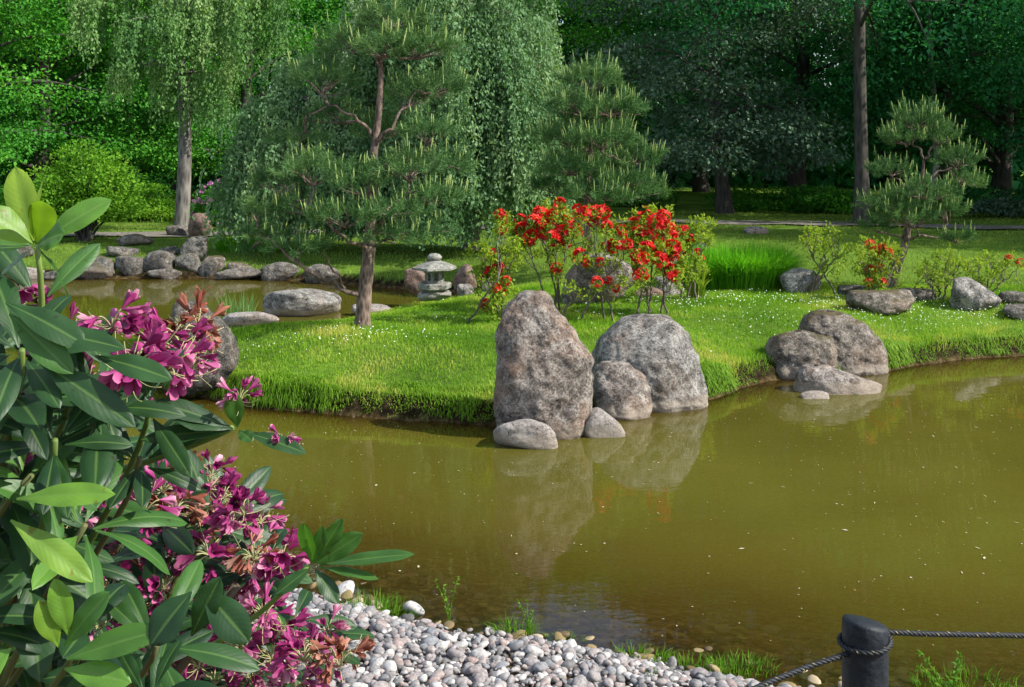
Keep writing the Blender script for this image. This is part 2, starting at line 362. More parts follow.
nx2 = len(wx); i = np.arange((len(wy)-1)*(nx2-1)); r_, c_ = i//(nx2-1), i % (nx2-1)
q = np.stack([r_*nx2+c_, r_*nx2+c_+1, (r_+1)*nx2+c_+1, (r_+1)*nx2+c_], 1)
q = q[wz[q].min(1) < .03]
me = mesh_from('water', np.stack([WP[:, 0], WP[:, 1], np.zeros(len(WP))], 1), [q], op); me.materials.append(WATER)
wo_ = bpy.data.objects.new('water', me); COL.objects.link(wo_); tag(wo_, kind='structure')

# ---------------------------------------------------------------- path across the far lawn
PATHM = plain('path_gravel', (.12, .11, .09), .95, .1, .5, 14, (.22, .20, .17))
pc = [(-60, 26), (-20, 22.5), (-9, 21.8), (-6, 21.9), (-2, 23.5), (3, 25), (7, 24), (10, 22.9), (14, 22.3), (60, 22)]
def smooth_path(pc, n):
    pc = np.array(pc, float); k = np.arange(len(pc)); u = np.linspace(0, len(pc)-1, n)
    for _ in range(1): x = np.interp(u, k, pc[:, 0]); y = np.interp(u, k, pc[:, 1])
    ker = np.ones(9)/9
    xs_ = np.convolve(np.pad(x, 4, 'edge'), ker, 'valid'); ys_ = np.convolve(np.pad(y, 4, 'edge'), ker, 'valid')
    return np.stack([xs_, ys_], 1)
pp = smooth_path(pc, 140); tg = unit(np.gradient(pp, axis=0)); nn = np.stack([-tg[:, 1], tg[:, 0]], 1)
cols = np.linspace(-.55, .55, 5)
V = np.concatenate([np.concatenate([pp + nn*c, (terr(pp + nn*c) + .03)[:, None]], 1) for c in cols])
k = np.arange(139); q = np.concatenate([np.stack([j*140+k, j*140+k+1, (j+1)*140+k+1, (j+1)*140+k], 1) for j in range(4)])
me = mesh_from('path', V, [q]); me.materials.append(PATHM); po = bpy.data.objects.new('path', me); COL.objects.link(po); tag(po, kind='structure')

# ---------------------------------------------------------------- rocks
def ico(n):
    import bmesh
    bm = bmesh.new(); bmesh.ops.create_icosphere(bm, subdivisions=n, radius=1)
    V = np.array([v.co[:] for v in bm.verts]); Fc = np.array([[v.index for v in f.verts] for f in bm.faces]); bm.free(); return V, Fc
ICO = {n: ico(n) for n in (1, 2, 3, 4, 5, 6)}
def rock_shape(w, d, h, seed, sub=5, planes=None, nrand=12, p=11, rough=.07, boxy=.8, fine=1.0):
    """convex stone from soft plane cuts, then noise; spans +-w/2, +-d/2, 0..h (plus a buried foot)"""
    V, Fc = ICO[sub]; rg = np.random.default_rng(seed)
    D = V.copy()
    ns = [(1, 0, 0), (-1, 0, 0), (0, 1, 0), (0, -1, 0), (0, 0, 1), (0, 0, -1)]; ds = [.8/boxy]*6
    ns += [tuple(v) for v in unit(rg.normal(size=(nrand, 3)))]; ds += list(rg.uniform(.76, 1.02, nrand))
    if planes: 
        for a in planes: ns.append(tuple(unit(np.array(a[:3], float)))); ds.append(a[3])
    ns = np.array(ns, float); ds = np.array(ds)
    q_ = np.clip(D@ns.T, 0, None)/ds
    r = (q_**p).sum(1)**(-1/p)
    P = D*r[:, None]
    off = Vector((seed*3.1, seed*1.7, seed*.9))
    k = np.empty(len(P))
    for i_, v in enumerate(P):
        vv = Vector(v)
        k[i_] = mnoise.fractal(vv*1.7 + off, .9, 2.1, 5)*1.2 + mnoise.ridged_multi_fractal(vv*2.3+off, 1.0, 2.2, 3, 1, 2)*.25*fine
    P = P*(1 + rough*k)[:, None]
    mn, mx_ = P.min(0), P.max(0); P = (P - (mn+mx_)/2)/(mx_-mn)
    return P*np.array([w, d, h]) + np.array([0, 0, h/2]), Fc
def prof_shape(w, d, h, seed, box, prof, sub=6, rough=.05, ex=.62):
    V, Fc = ICO[sub]; z = V[:, 2]; rr = np.sqrt(np.maximum(1e-6, 1 - z*z)); th = V[:, :2]/rr[:, None]
    sq = (np.abs(th)**2.6).sum(1)**(-1/2.6); th = th*sq[:, None]            # squarish plan
    t = .5 + .5*np.sign(z)*np.abs(z)**1.0; t = np.clip(t, 0, 1)
    tb_, L_, R_ = np.array(prof, float).T; L_ = (L_-box[0])/(box[2]-box[0])-.5; R_ = (R_-box[0])/(box[2]-box[0])-.5
    l = np.interp(t, tb_, L_); r = np.interp(t, tb_, R_)
    cap = np.clip(rr/.22, 0, 1)**.5; c = (l+r)/2; hw = (r-l)/2*cap
    dp = .5*np.interp(t, [0, .15, .6, .85, 1], [.82, 1, .88, .6, .3])*cap
    P = np.stack([(c + th[:, 0]*hw)*w, th[:, 1]*dp*d, t*h], 1)
    N_ = unit(np.stack([th[:, 0], th[:, 1], z*.6], 1)); off = Vector((seed*3.1, seed*1.7, seed*.9)); q = 1/max(w, h)
    k = np.array([mnoise.fractal(Vector(v*q*3.2) + off, .85, 2.1, 6)*1.1 + (mnoise.ridged_multi_fractal(Vector(v*q*4.2)+off, .9, 2.2, 4, 1, 2)-1.2)*.4 for v in P])
    return P + N_*(k*rough*w)[:, None], Fc
def rock(box, label, mat, seed, dr=.8, name='boulder', cat='rock', group=None, sub=5, bury=.12, planes=None, z=None, Yc=None, rz=0, prof=None, **kw):
    x0, y0, x1, y1 = box; cx = (x0+x1)/2
    b = hit(cx, y1) if z is None else onz(cx, y1, z)
    if Yc: b = at(cx, y1, Yc)
    Yf = b[1]; w = (x1-x0)*Yf/F*1.01; d = w*dr; Yc_ = Yf + d*.42
    top = at(cx, y0, Yf + d*.35)[2]; zb = b[2]
    h = (top - zb)*(1+bury); 
    P, Fc = rock_shape(w, d, h, seed, sub, planes, **kw) if prof is None else prof_shape(w, d, h, seed, box, prof, sub, **kw)
    base = np.array([(cx-512)/F*(Yc_*cp+ (CAMZ-zb)*sp), Yc_, zb - h*bury/(1+bury)])
    mb = MB(); mb.add(P, Fc); o = mb.build(name, mat); o.location = [float(v) for v in base]; o.rotation_euler = (0, 0, rz)
    tag(o, label, cat, group); return o

RG = rockmat('granite_grey', (.06, .056, .05), (.22, .208, .19), (.46, .44, .40), waterline=True, warmth=.25)
RP = rockmat('granite_pinkish', (.06, .049, .042), (.225, .19, .165), (.48, .43, .38), (.36, .22, .14), waterline=True, warmth=.5, lichen=.35)
RD = rockmat('granite_dark', (.04, .036, .03), (.115, .105, .09), (.26, .24, .21), warmth=.2)
RM = rockmat('granite_mossy', (.06, .048, .036), (.175, .15, .12), (.36, .31, .26), moss=.9, waterline=True)
RB = rockmat('sandstone_brown', (.10, .06, .045), (.20, .13, .10), (.30, .21, .17), warmth=.5, lichen=.2)
RF = rockmat('shore_stone', (.035, .036, .03), (.095, .092, .08), (.21, .20, .175), moss=.5, warmth=.3)
RW = rockmat('stone_pale', (.22, .19, .17), (.38, .34, .31), (.55, .5, .47), waterline=True, warmth=.4, lichen=.3)

# the group at the front of the island
rock((495, 291, 592, 440), 'tall upright granite stone with a rounded peak standing at the water edge', RP, 3, dr=.62, name='standing_stone', sub=6, z=0, bury=.08, rough=.06,
     prof=[(0, 505, 578), (.08, 498, 586), (.25, 495, 591), (.45, 496, 592), (.6, 497, 587), (.75, 499, 575), (.85, 501, 564), (.93, 506, 556), (.98, 514, 549), (1, 522, 543)])
rock((590, 316, 706, 411), 'big rounded grey boulder with orange right face beside the tall stone', RG, 8, dr=.85, sub=6, z=0, rough=.04,
     prof=[(0, 604, 703), (.1, 600, 706), (.25, 596, 704), (.45, 591, 700), (.6, 593, 698), (.75, 599, 694), (.88, 610, 685), (.96, 621, 670), (1, 630, 658)])
rock((589, 362, 652, 419), 'small dark boulder wedged between the tall stone and the round boulder', RP, 14, dr=.95, z=0, rough=.04, sub=5,
     prof=[(0, 597, 648), (.2, 592, 652), (.5, 590, 651), (.75, 591, 645), (.9, 596, 632), (1, 602, 622)])
rock((493, 418, 558, 449), 'low pale stone in the water at the left foot of the tall stone', RW, 22, dr=.7, z=0, nrand=6, p=7, rough=.05, bury=.3)
rock((581, 409, 625, 438), 'small pale pointed stone in the water at the right foot of the tall stone', RW, 27, dr=.7, z=0, planes=[(.7, 0, .7, .62), (-.6, 0, .8, .8)], p=8, rough=.05, bury=.3)
# right waterside group
rock((796, 313, 885, 374), 'large domed mossy boulder on the right bank of the island', RM, 31, dr=.9, sub=6, rough=.04, z=0,
     prof=[(0, 812, 884), (.2, 803, 885), (.4, 799, 884), (.6, 797, 879), (.8, 799, 868), (.93, 805, 852), (1, 814, 840)])
rock((766, 332, 838, 380), 'squat mossy boulder leaning against the left side of the domed boulder', RM, 37, dr=.7, rough=.06, z=0, sub=5,
     prof=[(0, 772, 830), (.3, 768, 836), (.6, 767, 838), (.85, 770, 832), (1, 778, 812)])
rock((792, 366, 884, 394), 'long wedge shaped stone lying in the water before the domed boulder', RP, 41, dr=.45, rough=.035, z=0, bury=.3, sub=5,
     prof=[(0, 795, 882), (.4, 795, 882), (.58, 796, 868), (.8, 798, 842), (1, 803, 824)])
rock((800, 391, 829, 399), 'tiny pale stone just breaking the water before the wedge stone', RW, 44, dr=.6, sub=4, z=0, bury=.5)
# island back and right
rock((560, 252, 637, 306), 'big grey boulder behind the red azaleas', RP, 51, dr=.8, planes=[(-.8, 0, .6, .8), (.6, 0, .8, .9)], bury=.1)
rock((655, 277, 684, 296), 'small grey stone right of the red azaleas', RG, 53, sub=4)
rock((634, 287, 668, 297), 'low brown stone behind the stems of the right red azalea', RB, 55, sub=4)
rock((691, 238, 712, 256), 'grey stone behind the yellow leaved shrub by the tall grass clump', RG, 57, sub=4, Yc=17)
rock((779, 268, 823, 294), 'rounded grey boulder at the right end of the tall grass clump', RG, 61)
rock((838, 285, 872, 296), 'low dark flat stone left of the leaning pine', RD, 63, sub=4, dr=.5)
rock((846, 290, 916, 316), 'mossy brown boulder at the foot of the leaning pine', RM, 67, dr=.6, rough=.06)
rock((893, 288, 938, 301), 'long low grey stone right of the leaning pine', RD, 71, dr=.4, sub=4)
rock((948, 277, 1000, 312), 'speckled grey boulder sloping down to the right at the lawn edge', RG, 73, dr=.7, planes=[(.7, 0, .72, .6)])
rock((997, 291, 1034, 306), 'dark flat stone at the right picture edge, upper of two', RD, 75, dr=.5, sub=4)
rock((1001, 305, 1042, 321), 'dark rounded stone at the right picture edge, lower of two', RD, 77, dr=.6, sub=4)
rock((743, 226, 768, 234), 'small flat topped stone on the shaded lawn beyond the tall grass', RP, 79, sub=4, dr=.6)
# left tip of the island and the channel
rock((165, 300, 238, 392), 'tall dark lichened boulder at the left tip of the island behind the rhododendron', RD, 83, dr=.7, z=.1, planes=[(.7, 0, .7, .75)], sub=5)
rock((262, 290, 339, 317), 'large flat topped grey boulder in the channel behind the island', RG, 87, dr=.6, z=0, p=12, boxy=.9, rough=.035)
rock((219, 312, 281, 326), 'long flat pale slab in the channel behind the island', RW, 89, dr=.5, z=.05, sub=4)
rock((405, 268, 430, 294), 'brown boulder left of the stone lantern', RB, 91, Yc=13.9, sub=4)
rock((453, 264, 477, 291), 'brown upright boulder right of the stone lantern', RB, 93, Yc=13.9, sub=4, planes=[(-.7, 0, .7, .8)])
rock((457, 284, 475, 298), 'small grey stone before the brown boulder right of the lantern', RG, 95, Yc=13.4, sub=4)
rock((481, 277, 493, 293), 'small pale stone between the lantern and the azaleas', RW, 97, Yc=13.4, sub=4)
rock((352, 304, 392, 316), 'low pale stone in the channel just behind the island pine trunk', RW, 99, sub=4, dr=.5, z=0)
# far shore
far = [((62, 261, 113, 280), 'long low pale grey rock on the far left shore', RF), ((90, 256, 117, 273), 'rounded grey rock behind the long low rock on the far left shore', RF),
 ((115, 256, 147, 278), 'rounded dark grey boulder at the middle of the far shore rocks', RD), ((143, 250, 174, 275), 'dark shadowed boulder between two grey boulders on the far shore', RD),
 ((180, 236, 208, 264), 'tallest pointed grey boulder of the far shore rocks', RF), ((176, 253, 203, 273), 'grey boulder below the pointed boulder of the far shore', RF),
 ((200, 256, 226, 274), 'mossy brown boulder at the right of the far shore rocks', RM), ((105, 246, 138, 258), 'flat dark stone on the grass behind the far shore rocks', RD),
 ((160, 246, 181, 256), 'small flat grey stone left of the pointed boulder', RF), ((199, 262, 217, 278), 'small square grey stone at the waterline under the mossy brown boulder', RF),
 ((216, 268, 264, 280), 'long thin grey kerb stone at the waterline right of the far shore rocks', RD), ((-6, 235, 33, 260), 'pale rounded boulder on the far lawn at the left picture edge', RF),
 ((16, 267, 44, 279), 'pale flat stone at the waterline on the far left', RW), ((43, 270, 65, 280), 'small flat grey stone at the waterline beside the pale one', RF),
 ((117, 234, 154, 246), 'low heap of brown stones on the far lawn near the maple', RM), ((148, 268, 182, 279), 'flat ledge stone under the dark boulder of the far shore', RD),
 ((166, 225, 190, 237), 'low dark stone at the foot of the birch trunk', RD), ((188, 213, 211, 238), 'upright brown boulder right of the birch trunk', RB),
 ((270, 227, 291, 246), 'grey boulder on the far lawn behind the low pine branch', RD), ((262, 262, 300, 281), 'dark boulder on the far shore under the weeping tree', RD), ((303, 264, 340, 284), 'second dark boulder on the far shore, straight behind the low pine branch', RD), ((228, 262, 252, 272), 'small mossy stone on the bank left of the weeping tree', RM)]
for k_, (b, lb, mt) in enumerate(far): rock(b, lb, mt, 120+k_*3, sub=4, dr=.65, group='stones along the far shore')

# ---------------------------------------------------------------- stone lantern
LST = rockmat('lantern_stone', (.16, .16, .14), (.30, .30, .26), (.46, .45, .40), lichen=.6, warmth=.15)
LY = 12.6; Lb = at(434.5, 301, LY); Lr = empty('stone_lantern', Lb)
tag(Lr, 'small stone lantern with a wide roof standing between brown boulders behind the island', 'lantern')
u = LY/F
def ring_stack(mb, prof, seg=6, rot=0, cx=0, jit=0):
    V = []; 
    for (r, z) in prof:
        a = np.arange(seg)*2*np.pi/seg + rot
        V.append(np.stack([cx + r*np.cos(a), r*np.sin(a), np.full(seg, z)], 1))
    V = np.concatenate(V); n = len(prof); k = np.arange(seg); k2 = (k+1) % seg
    fs = np.concatenate([np.stack([j*seg+k, j*seg+k2, (j+1)*seg+k2, (j+1)*seg+k], 1) for j in range(n-1)])
    mb.add(V, fs)
P_, F_ = rock_shape(34*u, 26*u, 12*u, 203, 4); mb = MB(); mb.add(P_, F_); mb.build('base', LST, Lr)
mb = MB(); ring_stack(mb, [(1e-4, 10*u), (11*u, 10*u), (17*u, 13*u), (17.5*u, 17*u), (16*u, 18.5*u), (1e-4, 18.6*u)], 6, .3); mb.build('platform', LST, Lr, smooth=False)
mb = MB()
for k_ in range(6):
    a = k_*math.pi/3 + .3; c, s_ = math.cos(a)*8*u, math.sin(a)*8*u
    V = np.array([[dx, dy, z] for z in (18.4*u, 31*u) for dx, dy in ((-1.6, -1.6), (1.6, -1.6), (1.6, 1.6), (-1.6, 1.6))], float); V[:, :2] *= u
    V[:, 0] += c; V[:, 1] += s_
    mb.add(V, np.array([[0, 1, 5, 4], [1, 2, 6, 5], [2, 3, 7, 6], [3, 0, 4, 7], [4, 5, 6, 7]]))
ring_stack(mb, [(1e-4, 18.7*u), (9.6*u, 18.7*u), (9.6*u, 21*u), (1e-4, 21.1*u)], 6, .3)
ring_stack(mb, [(1e-4, 28.6*u), (9.6*u, 28.7*u), (9.8*u, 31.4*u), (1e-4, 31.5*u)], 6, .3)
ring_stack(mb, [(3.2*u, 21*u), (3.2*u, 28.8*u)], 6, .3)
mb.build('fire_box', LST, Lr, smooth=False)
mb = MB(); ring_stack(mb, [(1e-4, 31.2*u), (20*u, 31.4*u), (23*u, 32*u), (23*u, 34*u), (15*u, 37.5*u), (6*u, 40.5*u), (1e-4, 41*u)], 6, .3); mb.build('roof', LST, Lr, smooth=False)
mb = MB(); ring_stack(mb, [(1e-4, 40*u), (5*u, 40.3*u), (7.2*u, 42.5*u), (7.4*u, 44.5*u), (5*u, 47*u), (1e-4, 48*u)], 14); mb.build('finial', LST, Lr)

# ---------------------------------------------------------------- gravel, grass, daisies, floating petals
def scatter(n, x0, x1, y0, y1):
    return np.stack([rng.uniform(x0, x1, n), rng.uniform(y0, y1, n)], 1)
def vis(P, m=.06):
    """keep what the lens, or a lens a step to the side, could see"""
    return np.abs(P[:, 0]) < P[:, 1]*(.5+m) + .8
def low_noise(P, s, seed=0):
    return np.array([mnoise.noise(Vector((x*s+seed, y*s, seed*1.3))) for x, y in P])
mb = MB(); V1, F1 = ICO[2]
Q = scatter(95000, -3.2, 3.4, 2.4, 5.6); T = terr(Q, True); dn = T[:, 3]
keepp = (dn > -.02) & ((dn > .08) | (rng.random(len(Q)) < .35)) & (Q[:, 0] > -1.6)
Q = Q[keepp]; T = T[keepp]
cell = {}; sel = []
for i_, (x, y) in enumerate(Q):           # keep one stone per small cell and layer
    k_ = (int(x/.024), int(y/.024)); c = cell.get(k_, 0)
    if c < 2: cell[k_] = c+1; sel.append((i_, c))
def pebble(P, a, b, c, layer, r):
    R = unit(rng.normal(size=(3, 3))); q1 = R[0]*np.array([1, 1, .3]); q1 /= np.linalg.norm(q1)
    q3 = np.array([rng.normal()*.25, rng.normal()*.25, 1]); q3 -= q1*q3.dot(q1); q3 /= np.linalg.norm(q3); q2 = np.cross(q3, q1)
    X_ = V1 + .16*np.sin(V1[:, [1, 2, 0]]*2.3 + rng.random(3)*6)
    mb.add(P + (X_*np.array([a, b, c]))@np.stack([q1, q2, q3]), F1, r)
for i_, c in sel:
    s_ = rng.choice([.006, .010, .0135, .018, .025], p=[.16, .32, .29, .17, .06])*rng.uniform(.85, 1.15)
    z = T[i_, 0] + s_*.3 + c*.016
    pebble(np.array([Q[i_, 0], Q[i_, 1], z]), s_*1.25, s_*.95, s_*.68, c, rng.random())
for bx_, by_, s_ in [(415, 612, .042), (345, 595, .045), (360, 612, .035)]:
    h_ = hit(bx_, by_); pebble(h_ + np.array([0, 0, .012]), s_*1.2, s_, s_*.7, 0, .95)
PEB = rndmat('pebble_mat', [(0, (.08, .078, .078)), (.2, (.22, .21, .205)), (.4, (.29, .255, .245)), (.55, (.20, .21, .22)), (.7, (.27, .205, .185)), (.85, (.34, .325, .31)), (1, (.50, .48, .45))], .75, .3, bump=.3)
print('pebbles', len(sel))
o = mb.build('gravel', PEB); tag(o, 'pale grey and pinkish rounded pebbles covering the near shore', 'gravel', kind='stuff')
# drowned brown stones and twigs in the shallows
mb = MB(); Q = scatter(2600, -2.5, 5, 3.2, 6.2); T = terr(Q, True); k_ = (T[:, 3] < .02) & (T[:, 3] > -.75); Q = Q[k_]; T = T[k_]
for i_ in range(len(Q)):
    s_ = rng.uniform(.012, .035); pebble(np.array([Q[i_, 0], Q[i_, 1], T[i_, 0]+s_*.1]), s_*1.4, s_, s_*.5, 0, rng.random())
o = mb.build('sunken_stones', rndmat('sunken_mat', [(0, (.08, .055, .025)), (.6, (.22, .16, .07)), (1, (.42, .34, .22))], .8)); tag(o, 'brown silt covered stones and litter in the shallows', 'stones', kind='stuff')

GRASS = leafmat('lawn_grass', (.09, .22, .012), (.23, .40, .03), (.50, .47, .12), trans=.4, rough=.55, nscale=1.5, amp=2.4)
GRASSD = leafmat('far_grass', (.12, .20, .03), (.21, .31, .05), (.33, .36, .10), trans=.35, rough=.6, nscale=.5)
def lawn(name, Q, hmin, hmax, wd, mat, label, edge_long=True, zone=None):
    T = terr(Q, True); k_ = (T[:, 0] > .08) & (T[:, 1] >= 2) & vis(Q)
    if zone is not None: k_ &= zone(Q, T)
    Q = Q[k_]; T = T[k_]
    n = len(Q); d = T[:, 2]
    patch = wob(Q[:, 0]+1, Q[:, 1], 3.7, .35) + wob(Q[:, 0], Q[:, 1], 2.1, .5) + wob(Q[:, 0]+3, Q[:, 1], 6.3, .3) + .5
    Hh = (hmin + (hmax-hmin)*rng.random(n))*(.7+.5*np.clip(patch, 0, 1.3))
    D = np.concatenate([rng.normal(size=(n, 2)), np.zeros((n, 1))], 1); lean = rng.uniform(.1, .8, n)
    mb = MB()
    if edge_long:
        e = d < .28
        Hh[e] *= 1.5
    P = np.concatenate([Q, (T[:, 0]-.004)[:, None]], 1)
    r = np.clip(rng.random(n)*.8 + .2*patch, 0, 1)
    blades(mb, P, Hh, wd*rng.uniform(.6, 1.3, n), D, lean, r)
    o = mb.build(name, mat, smooth=False); tag(o, label, 'grass', kind='stuff'); print(name, n)
    return o
lawn('grass', np.concatenate([scatter(330000, -5.5, 7.5, 7.2, 13.5)]), .02, .055, .0028, GRASS, 'bright green mown grass of the island lawn', zone=lambda Q, T: (Q[:, 1] < 13.3))
lawn('far_lawn_grass', np.concatenate([scatter(170000, -13, 14, 13.3, 30)]), .03, .06, .005, GRASSD, 'grass of the lawn on the far side of the pond', zone=lambda Q, T: np.abs(np.min(np.abs(Q[:, None, 1] - np.interp(Q[:, 0], pp[:, 0], pp[:, 1])[:, None]), 1)) > .62)
# long grass drooping over the undercut bank
def overhang():
    # sample along the island's front shoreline
    pts = front; seg = np.linalg.norm(np.diff(pts, axis=0), axis=1); cum = np.concatenate([[0], np.cumsum(seg)])
    n = 56000; s_ = rng.uniform(0, min(cum[-1], 16), n)
    x = np.interp(s_, cum, pts[:, 0]); y = np.interp(s_, cum, pts[:, 1])
    tg = np.stack([np.interp(s_, cum[:-1], np.diff(pts[:, 0])/seg), np.interp(s_, cum[:-1], np.diff(pts[:, 1])/seg)], 1); tg = unit(tg)
    nrm = np.stack([tg[:, 1], -tg[:, 0]], 1)             # towards the water
    dd = rng.uniform(-.06, .26, n)
    Q = np.stack([x, y], 1) - nrm*dd[:, None]
    T = terr(Q, True); k_ = (T[:, 0] > .01)
    Q, T, nrm = Q[k_], T[k_], nrm[k_]; n = len(Q)
    tuft = .55 + .65*np.clip(wob(Q[:, 0], Q[:, 1], 4.3, 1) + wob(Q[:, 0], Q[:, 1], 11, .6), -.6, 1)
    Hh = rng.uniform(.07, .15, n)*tuft*np.where(Q[:, 0] > 1.4, .62, 1)
    D = np.concatenate([nrm + rng.normal(size=(n, 2))*.6, np.zeros((n, 1))], 1)
    mb = MB(); P = np.concatenate([Q, T[:, :1]-.004], 1)
    V0 = P; D = unit(D); L_ = rng.uniform(.4, 1.0, n)
    Z = np.array([0, 0, 1.]); Sd = np.stack([-D[:, 1], D[:, 0], np.zeros(n)], 1)*.0032
    m_ = V0 + Z*(Hh*.55)[:, None] + D*(Hh*.35*L_)[:, None]
    t_ = V0 + Z*(Hh*(.85-1.05*L_))[:, None] + D*(Hh*.85*L_)[:, None]
    V = np.stack([V0-Sd, V0+Sd, m_+Sd*.9, m_-Sd*.9, t_], 1).reshape(-1, 3); k = np.arange(n)[:, None]*5
    mb.add(V, [k+np.array([[0, 1, 2, 3]]), k+np.array([[3, 2, 4]])], np.repeat(rng.random(n)*.7, 5))
    o = mb.build('bank_grass', leafmat('bank_grass_mat', (.07, .17, .01), (.17, .32, .02), (.32, .38, .07), nscale=1.5), smooth=False)
    tag(o, 'long lush grass hanging over the island bank', 'grass', kind='stuff')
overhang()
# daisies and clover heads
mb = MB(); cl = []
for (px, py, n, sx_, sy_) in [(930, 318, 200, .9, .5), (985, 322, 150, .6, .4), (880, 306, 120, .6, .25), (745, 300, 130, .8, .35), (690, 303, 80, .5, .3), (370, 335, 55, .4, .18), (330, 345, 40, .6, .15), (640, 312, 40, .6, .3), (440, 322, 18, .3, .1), (760, 330, 60, .8, .6), (870, 340, 120, .9, .35)]:
    c = hit(px, py); cl.append(c[:2] + rng.normal(size=(n, 2))*np.array([sx_, sy_]))
Q = np.concatenate(cl + [scatter(50, -3, 5, 9, 12.5)]); T = terr(Q, True); Q = Q[(T[:, 0] > .2)]; T = T[T[:, 0] > .2]
for i_ in range(len(Q)):
    c = np.array([*Q[i_], T[i_, 0] + rng.uniform(.035, .065)]); n = unit(np.array([rng.normal()*.35, -.3+rng.normal()*.35, 1])); s_ = rng.uniform(.004, .0075)
    a = unit(np.cross(n, [0, 1, .1])); b = np.cross(n, a); an = np.arange(8)*np.pi/4
    mb.add(np.concatenate([c + s_*(np.cos(an)[:, None]*a + np.sin(an)[:, None]*b) , [c + n*.004]]), np.stack([np.arange(8), (np.arange(8)+1) % 8, np.full(8, 8)], 1))
o = mb.build('daisies', plain('daisy_white', (.55, .6, .5), .7)); tag(o, 'tiny white daisies sprinkled over the island lawn', 'flowers', kind='stuff')
# floating petals, pollen and leaf litter
mb = MB(); Q = np.concatenate([scatter(1100, -5, 6.5, 4.2, 9), scatter(250, 1.5, 6, 5, 10)]); T = terr(Q); Q = Q[T < -.03]; n = len(Q)
P = np.concatenate([Q, np.full((n, 1), .004)], 1); a = rng.random(n)*6.28; D = np.stack([np.cos(a), np.sin(a), np.zeros(n)], 1)
rhombs(mb, P, D, np.tile([0, 0, 1.], (n, 1)), rng.choice([.007, .014, .036], n, p=[.55, .35, .10]), rng.choice([.002, .0038, .007], n, p=[.45, .42, .13]), bend=.05)
o = mb.build('floating_petals', rndmat('petal_litter', [(0, (.3, .22, .1)), (.5, (.55, .5, .35)), (.8, (.5, .47, .38)), (1, (.5, .25, .08))], .7)); tag(o, 'pale petals and specks floating on the pond', 'petals', kind='stuff')

# ---------------------------------------------------------------- foliage materials and bark
B_PINE = barkmat('pine_bark', (.04, .027, .021), (.22, .155, .12), 22, .35)
B_GREY = barkmat('grey_bark', (.05, .045, .04), (.22, .20, .18), 9, .25)
B_DARK = barkmat('dark_bark', (.02, .018, .015), (.075, .065, .055), 7, .25)
B_TWIG = barkmat('shrub_bark', (.05, .04, .03), (.17, .14, .11), 60, .3, .2)
L_MAPLE = leafmat('maple_leaf', (.07, .19, .015), (.15, .33, .025), (.26, .42, .04), nscale=.9)
L_BIRCH = leafmat('birch_leaf', (.05, .15, .045), (.15, .29, .09), (.34, .46, .19), nscale=.7)
L_WEEP = leafmat('weeping_leaf', (.06, .15, .06), (.15, .27, .12), (.33, .45, .23), nscale=.8, trans=.3)
L_DEEP = leafmat('deep_leaf', (.022, .14, .055), (.055, .26, .085), (.13, .41, .11), nscale=.35)
L_LIT = leafmat('wood_leaf', (.03, .16, .025), (.085, .31, .035), (.22, .50, .05), nscale=.35)
L_GREY = leafmat('greyish_leaf', (.045, .095, .065), (.09, .16, .10), (.16, .24, .15), nscale=.5, rough=.4, trans=.2)
L_PINE = leafmat('pine_needle', (.032, .10, .032), (.085, .185, .055), (.20, .33, .10), trans=.2, rough=.6, spec=.2, nscale=2)
L_CAND = leafmat('pine_candle', (.18, .27, .08), (.30, .40, .13), (.42, .48, .18), trans=.25, nscale=3)

